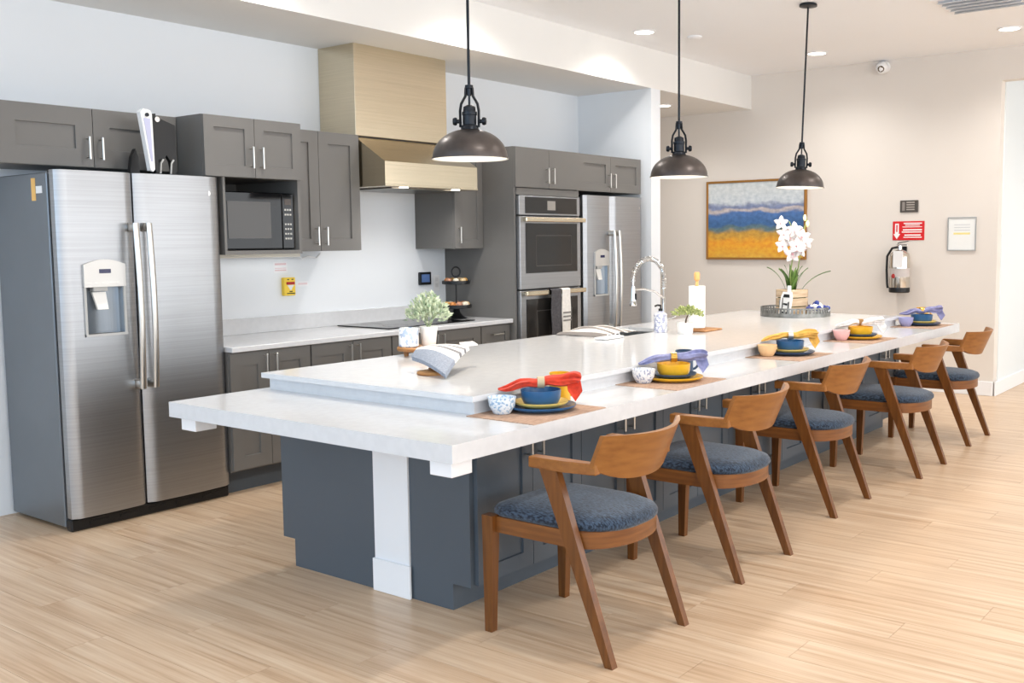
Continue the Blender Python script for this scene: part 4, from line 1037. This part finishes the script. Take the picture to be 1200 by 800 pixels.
# ------------------------------------------------------------------ place settings
GL = .3
CB = {'blue': (38, 92, 140), 'navy': (44, 72, 104), 'yellow': (240, 184, 44), 'ocre': (238, 204, 112)}
def glaze(n): return mat('glaze_'+n, CB[n], GL, var=.06, vscale=(12, 12, 12), coat=.2)
M_mat = mat('woven_placemat', (190, 160, 138), .9, rgb2=(150, 120, 100), vscale=(30, 320, 10), ramp=(.3, .7), bump=.5, bscale=(60, 400, 60))
def place(k, x, desc, big, small, bowl, nap, ncol, ringcol, cup, cupcol, mug=None, mugcol=None, glass=False):
    y = 2.415; z = ZL
    g = ' in the %s setting' % desc
    o = MB().box(x-.27, x+.18, 2.235, 2.558, z, z+.003).obj('placemat', M_mat); tag(o, 'brown woven placemat' + g, 'placemat', 'placemats on the ledge')
    z += .003
    def plate(r, m, zz, nm, lab):
        o = MB().lathe([(0, zz), (r*.72, zz), (r*.95, zz+.012), (r, zz+.017), (r, zz+.022), (r*.97, zz+.021), (r*.8, zz+.009), (r*.7, zz+.006), (0, zz+.006)], (x, y, 0), 48).obj(nm, m, None, True, 60)
        tag(o, lab + g, 'plate', nm.replace('_', ' ')+'s on the ledge')
    plate(.136, glaze(big), z, 'dinner_plate', 'large %s dinner plate' % big)
    plate(.106, glaze(small) if small in CB else small, z+.0135, 'side_plate', 'smaller %s plate stacked on the dinner plate' % ('yellow' if small in ('yellow', 'ocre') else 'navy'))
    zb = z+.021; r = .078
    o = MB().lathe([(0, zb), (r*.72, zb), (r*.86, zb+.006), (r*.97, zb+.025), (r, zb+.058), (r*.96, zb+.058), (r*.92, zb+.025), (r*.8, zb+.010), (0, zb+.006)], (x, y, 0), 48).obj('bowl', glaze(bowl), None, True, 60)
    tag(o, '%s bowl on the stacked plates' % bowl + g, 'bowl', 'bowls on the ledge')
    # small tapered cup
    cx, cy_, r = x-.155, 2.48, .054
    o = MB().lathe([(0, z), (r*.55, z), (r*.62, z+.003), (r*.9, z+.03), (r, z+.064), (r*.94, z+.064), (r*.82, z+.03), (r*.5, z+.006), (0, z+.006)], (cx, cy_, 0), 40).obj('cup', cupcol, None, True, 60)
    tag(o, '%s small handleless cup' % cup + g, 'cup', 'handleless cups on the ledge')
    # napkin through a ring, laid across the bowl
    n_ = thing('napkin', '%s cloth napkin in a ring laid across the bowl' % nap + g, 'napkin', (x, y, zb+.06), 'ringed napkins on the ledge')
    ang = radians(-48-4*k*.3); dv = Vector((cos(ang), sin(ang), 0)); base = Vector((x, y, zb+.079))
    M_n = mat('napkin_'+nap, ncol, .85, var=.14, vscale=(40, 40, 40), sheen=.1)
    ph = k*1.3
    s0 = [(-.165, -.020, .004, .003), (-.145, -.014, .026, .007), (-.11, -.006, .042, .012), (-.075, .003, .040, .016), (-.045, .008, .026, .016), (-.02, .006, .018, .017), (.0, .005, .017, .017), (.025, .008, .022, .018), (.06, .012, .03, .021), (.10, .016, .033, .022), (.13, .018, .033, .022), (.148, .017, .028, .018), (.155, .016, .012, .008)]
    s0 = [tuple(a_*(1-q)+b_*q for a_, b_ in zip(s0[i], s0[i+1])) for i in range(len(s0)-1) for q in (0, .33, .66)] + [s0[-1]]
    pts = [base + dv*a + Vector((0, 0, b + .003*sin(60*a+ph))) + Vector((-dv.y, dv.x, 0))*.006*sin(28*a+ph) for a, b, c1, c2 in s0]
    MB().tube(pts, [(c2, c1) for a, b, c1, c2 in s0], 26, True, lambda t, th: (.30*sin(5*th+5*t+ph) + .20*sin(8*th-6*t+ph))*min(1, abs(t-.5)*2.6) + .05*sin(9*th+ph)).obj('cloth', M_n, n_, True, 80)
    # drooping corner
    q0 = base + dv*.10 + Vector((0, 0, .0))
    def dr(u, v): 
        return tuple(q0 + dv*(.055*v-.01*u) + Vector((-.02*u, -.035*u, .006-.072*u*(1-.55*abs(2*v-1)))) )
    MB().grid(dr, 8, 8, lambda u, v: (.003, .004, .002)).obj('fold', M_n, n_, True, 80)
    def rg(a): return base + dv*.0 + Vector((0, 0, .006))
    MB().lathe([(.0205, -.014), (.0225, -.014), (.0225, .014), (.0205, .014)], base+Vector((0, 0, .006)), 24, dv, closed=True).obj('napkin_ring', ringcol, n_, True, 40)
    if mug:
        mx_, my_ = x+.20, 2.475; r = .043
        g_ = thing('mug', '%s mug with handle behind the bowl' % mug + g, 'mug', (mx_, my_, z), 'mugs on the ledge')
        MB().lathe([(0, z), (r*.9, z), (r, z+.006), (r, z+.118), (r*.93, z+.118), (r*.93, z+.01), (0, z+.008)], (mx_, my_, 0), 36).obj('body', mugcol, g_, True, 50)
        hd = Vector((.62, -.78, 0))
        MB().tube([Vector((mx_, my_, z+.058)) + hd*(r*.95+.028*sin(a)) + Vector((0, 0, .032*cos(a))) for a in [pi*i/12 for i in range(13)]], .006, 8).obj('handle', mugcol, g_, True)
    if glass:
        o = MB().lathe([(0, z), (.026, z), (.033, z+.105), (.031, z+.105), (.025, z+.008), (0, z+.008)], (x+.06, 2.50, 0), 28).obj('drinking_glass', M_glass, None, True, 50)
        tag(o, 'clear drinking glass behind the red napkin', 'glass')
P_cup = mat('cup_blue_print', (232, 238, 242), .3, rgb2=(150, 184, 214), vscale=(90, 90, 90), ramp=(.42, .5))
P_cup2 = mat('cup_floral_print', (240, 240, 240), .3, rgb2=(150, 160, 188), vscale=(120, 120, 60), ramp=(.40, .48))
place(0, 3.04, 'red napkin', 'blue', 'ocre', 'blue', 'red', (222, 66, 40), mat('ring_linen', (190, 172, 140), .6), 'white and blue latticed', P_cup, 'yellow', glaze('yellow'), True)
place(1, 4.03, 'lavender napkin', 'yellow', 'navy', 'yellow', 'lavender', (148, 152, 194), mat('ring_gold', (196, 160, 80), .3, .8), 'white floral', P_cup2, 'navy', glaze('navy'))
place(2, 5.30, 'mustard napkin', 'navy', 'ocre', 'blue', 'mustard', (230, 178, 84), mat('ring_silver', (190, 188, 184), .3, .8), 'cream orange', mat('cup_apricot', (240, 200, 150), .35))
place(3, 6.37, 'pink cup', 'yellow', 'navy', 'yellow', 'white', (240, 238, 236), mat('ring_brown', (150, 110, 60), .5), 'pink', mat('cup_pink', (240, 188, 186), .35))
place(4, 7.60, 'farthest', 'navy', 'ocre', 'blue', 'violet', (140, 140, 182), mat('ring_gold', (196, 160, 80), .3, .8), 'violet', mat('cup_violet', (160, 162, 206), .35), 'yellow', glaze('yellow'))
for o in bpy.data.objects:
    if '_w' in o: del o['_w']
